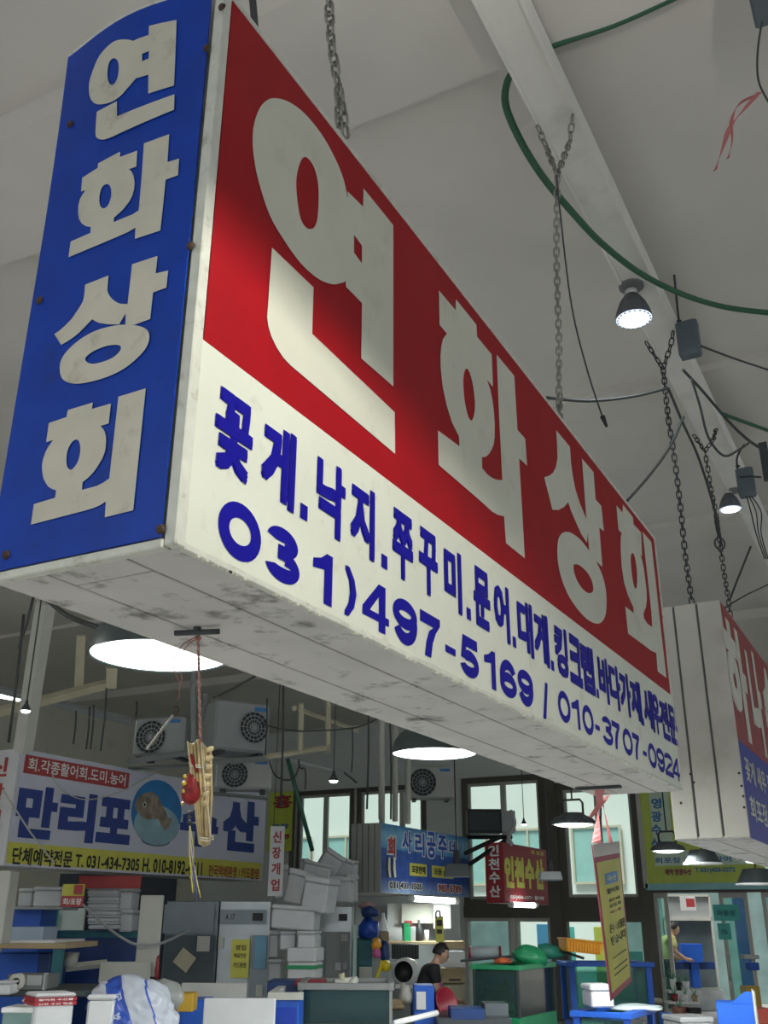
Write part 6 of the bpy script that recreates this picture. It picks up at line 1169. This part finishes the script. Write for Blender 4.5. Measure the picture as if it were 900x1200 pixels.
# ================================================================== people
def person(name, px, py_feet_z, D, label, facing, height, joints, skinr, shirt, apron=None, hair=M_HAIR, extra=None):
    pass
def skin_body(root, name, verts, edges, radii, m, levels=2):
    me = bpy.data.meshes.new(name); me.from_pydata([tuple(v) for v in verts], edges, []); me.materials.append(m); o = bpy.data.objects.new(name, me); COL.objects.link(o); o.parent = root
    sk = o.modifiers.new('skin', 'SKIN'); 
    for i, sv in enumerate(me.skin_vertices[0].data): sv.radius = (radii[i], radii[i]) if not isinstance(radii[i], tuple) else radii[i]; sv.use_root = (i == 0)
    sk.use_smooth_shade = True; sd = o.modifiers.new('smooth', 'SUBSURF'); sd.levels = levels; sd.render_levels = levels; return o
def figure(px, py, D, rz, label, shirt, skin, trousers, lean=.25, apron=None, s=1.0):
    """standing figure bent over its work; (px, py) = top of the head"""
    top = at(px, py, D=D); r = thing('person', (top.x, top.y, 0), label, 'person', rz=rz); H_ = top.z
    S_ = H_ / 1.62; f = lambda x, y, z: Vector((x * S_, y * S_, z * S_))      # +x is the way the figure faces
    V = [f(-.22, 0, .92), f(-.20, 0, 1.05), f(-.15, 0, 1.20), f(-.08, 0, 1.33), f(-.04, 0, 1.40), f(0, 0, 1.47), f(.0, 0, 1.56),
         f(-.09, -.17, 1.33), f(-.06, -.21, 1.10), f(.14, -.17, .98), f(.22, -.12, .97), f(-.09, .17, 1.33), f(-.06, .21, 1.10), f(.14, .17, .98), f(.22, .12, .97),
         f(-.21, -.09, .86), f(-.18, -.10, .48), f(-.21, -.10, .08), f(-.09, -.10, .03), f(-.21, .09, .86), f(-.18, .10, .48), f(-.21, .10, .08), f(-.09, .10, .03)]
    E_ = [(0, 1), (1, 2), (2, 3), (3, 4), (4, 5), (5, 6), (3, 7), (7, 8), (8, 9), (9, 10), (3, 11), (11, 12), (12, 13), (13, 14), (0, 15), (15, 16), (16, 17), (17, 18), (0, 19), (19, 20), (20, 21), (21, 22)]
    R_ = [.12, .11, .12, .11, .055, .05, .05, .065, .045, .035, .03, .065, .045, .035, .03, .085, .06, .04, .03, .085, .06, .04, .03]
    skin_body(r, 'body', V, E_, [x * S_ for x in R_], skin)
    # clothes: shirt with short sleeves, trousers, apron
    VS = [V[0] + f(0, 0, -.04), V[1], V[2], V[3], V[4] + f(0, 0, -.035), V[7], V[8] + f(0, 0, .06), V[11], V[12] + f(0, 0, .06)]; skin_body(r, 'shirt', VS, [(0, 1), (1, 2), (2, 3), (3, 4), (3, 5), (5, 6), (3, 7), (7, 8)], [x * S_ for x in (.145, .13, .14, .13, .07, .085, .068, .085, .068)], shirt)
    skin_body(r, 'trousers', [V[0] + f(0, 0, -.02), V[15], V[16], V[17], V[19], V[20], V[21]], [(0, 1), (1, 2), (2, 3), (0, 4), (4, 5), (5, 6)], [x * S_ for x in (.14, .10, .075, .06, .10, .075, .06)], trousers)
    if apron:
        b = BM(); n_ = 8
        g = [[b.verts.new(f(-.02 + .02 * z_, 0, 0) + f(.045 - .02 * (a / n_ - .5) ** 2 * 8, -.13 + .26 * a / n_, 1.25 - .10 * z_)) for a in range(n_ + 1)] for z_ in range(8)]
        for i in range(7):
            for j in range(n_): b.faces.new((g[i][j], g[i][j + 1], g[i + 1][j + 1], g[i + 1][j]))
        o = part('apron', b, apron, r, smooth=True); md = o.modifiers.new('t', 'SOLIDIFY'); md.thickness = .01
    # head: skull with brow, nose, lips, chin, ears
    b = BM(); bmesh.ops.create_icosphere(b, subdivisions=4, radius=1)
    for v in b.verts:
        x, y, z = v.co; w_ = 1.0 if z > -.1 else 1 + .38 * (z + .1); X_ = x * .098; Y_ = y * .076 * w_; Z_ = z * .118
        if x > 0:
            X_ += .020 * math.exp(-((z + .12) ** 2) / .02 - (y ** 2) / .012) + .008 * math.exp(-((z - .12) ** 2) / .01 - (y ** 2) / .25) - .010 * math.exp(-((z - .02) ** 2) / .01 - ((abs(y) - .35) ** 2) / .03)
            X_ += .006 * math.exp(-((z + .42) ** 2) / .006 - (y ** 2) / .06) + .010 * math.exp(-((z + .8) ** 2) / .03 - (y ** 2) / .1)
        else: X_ *= 1 + .25 * min(0, z)
        v.co = Vector((X_, Y_, Z_)) * S_
    tilt = Matrix.Rotation(.35, 4, 'Y'); hc = f(.045, 0, 1.515); b.transform(Matrix.Translation(hc) @ tilt); part('head', b, skin, r, smooth=True)
    for sy in (-1, 1):
        b = BM(); bmesh.ops.create_icosphere(b, subdivisions=2, radius=1)
        for v in b.verts: v.co = Vector((v.co.x * .016, v.co.y * .008 + sy * .076, v.co.z * .028 - .012)) * S_
        b.transform(Matrix.Translation(hc) @ tilt); part('ear', b, skin, r, smooth=True)
        b = BM(); bmesh.ops.create_icosphere(b, subdivisions=2, radius=.011 * S_); b.transform(Matrix.Translation(hc) @ tilt @ Matrix.Translation(Vector((.083, sy * .030, .004)) * S_)); part('eye', b, M_BLACK, r, smooth=True)
    b = BM(); tube(b, catmull([Vector((.094, -.02, -.052)) * S_, Vector((.101, 0, -.050)) * S_, Vector((.094, .02, -.052)) * S_]), .004, 5); b.transform(Matrix.Translation(hc) @ tilt); part('mouth', b, M_PRED, r, smooth=True)
    b = BM(); bmesh.ops.create_icosphere(b, subdivisions=4, radius=1)
    kill = []
    for v in b.verts:
        x, y, z = v.co; n_ = noise.noise(Vector((x, y, z)) * 5); v.co = Vector((x * .110 - .012, y * .090, z * .132 + .012)) * (1 + .06 * n_) * S_
        if (x > .35 and z < .42) or (z < -.35) or (x > .02 and z < .0 and abs(y) > .3): kill.append(v)
    bmesh.ops.delete(b, geom=kill, context='VERTS'); b.transform(Matrix.Translation(hc) @ tilt); o = part('hair', b, M_HAIR, r, smooth=True); md = o.modifiers.new('t', 'SOLIDIFY'); md.thickness = .016
    # hands with separate fingers
    for k, sy in ((10, -1), (14, 1)):
        w0 = V[k]; d = (V[k] - V[k - 1]).normalized(); up = Vector((0, 0, 1)); sd = d.cross(up).normalized(); vs = [w0, w0 + d * .045 * S_, w0 + d * .08 * S_]; es = [(0, 1), (1, 2)]; rs = [.024, .030, .026]
        for j in range(4):
            o_ = sd * ((j - 1.5) * .020) * S_; L_ = (.062, .072, .068, .052)[j] * S_; i = len(vs); vs += [vs[2] + o_ + d * .01, vs[2] + o_ + d * L_ * .55 - up * .01, vs[2] + o_ + d * L_ * .85 - up * .035]; es += [(2, i), (i, i + 1), (i + 1, i + 2)]; rs += [.0095, .009, .0075]
        i = len(vs); vs += [w0 + d * .03 * S_ + sd * sy * .03, w0 + d * .06 * S_ + sd * sy * .05 - up * .01, w0 + d * .085 * S_ + sd * sy * .05 - up * .03]; es += [(1, i), (i, i + 1), (i + 1, i + 2)]; rs += [.012, .010, .008]
        skin_body(r, 'hand', vs, es, [x * S_ for x in rs], skin, 1)
    return r
figure(513, 1108, 10.25, YAW + .15, 'woman with short dark hair in a black t-shirt and pink apron, bent over her work', mat('black_cotton', (.014, .016, .02), .8), M_SKIN, M_BDK, apron=mat('pink_apron', (.62, .10, .38), .6))
figure(787, 1082, 18.0, YAW + .1, 'person in a pale yellow shirt bending forward behind the glazed door', mat('pale_yellow_cotton', (.62, .56, .22), .8), M_SKIN, M_BLACK)
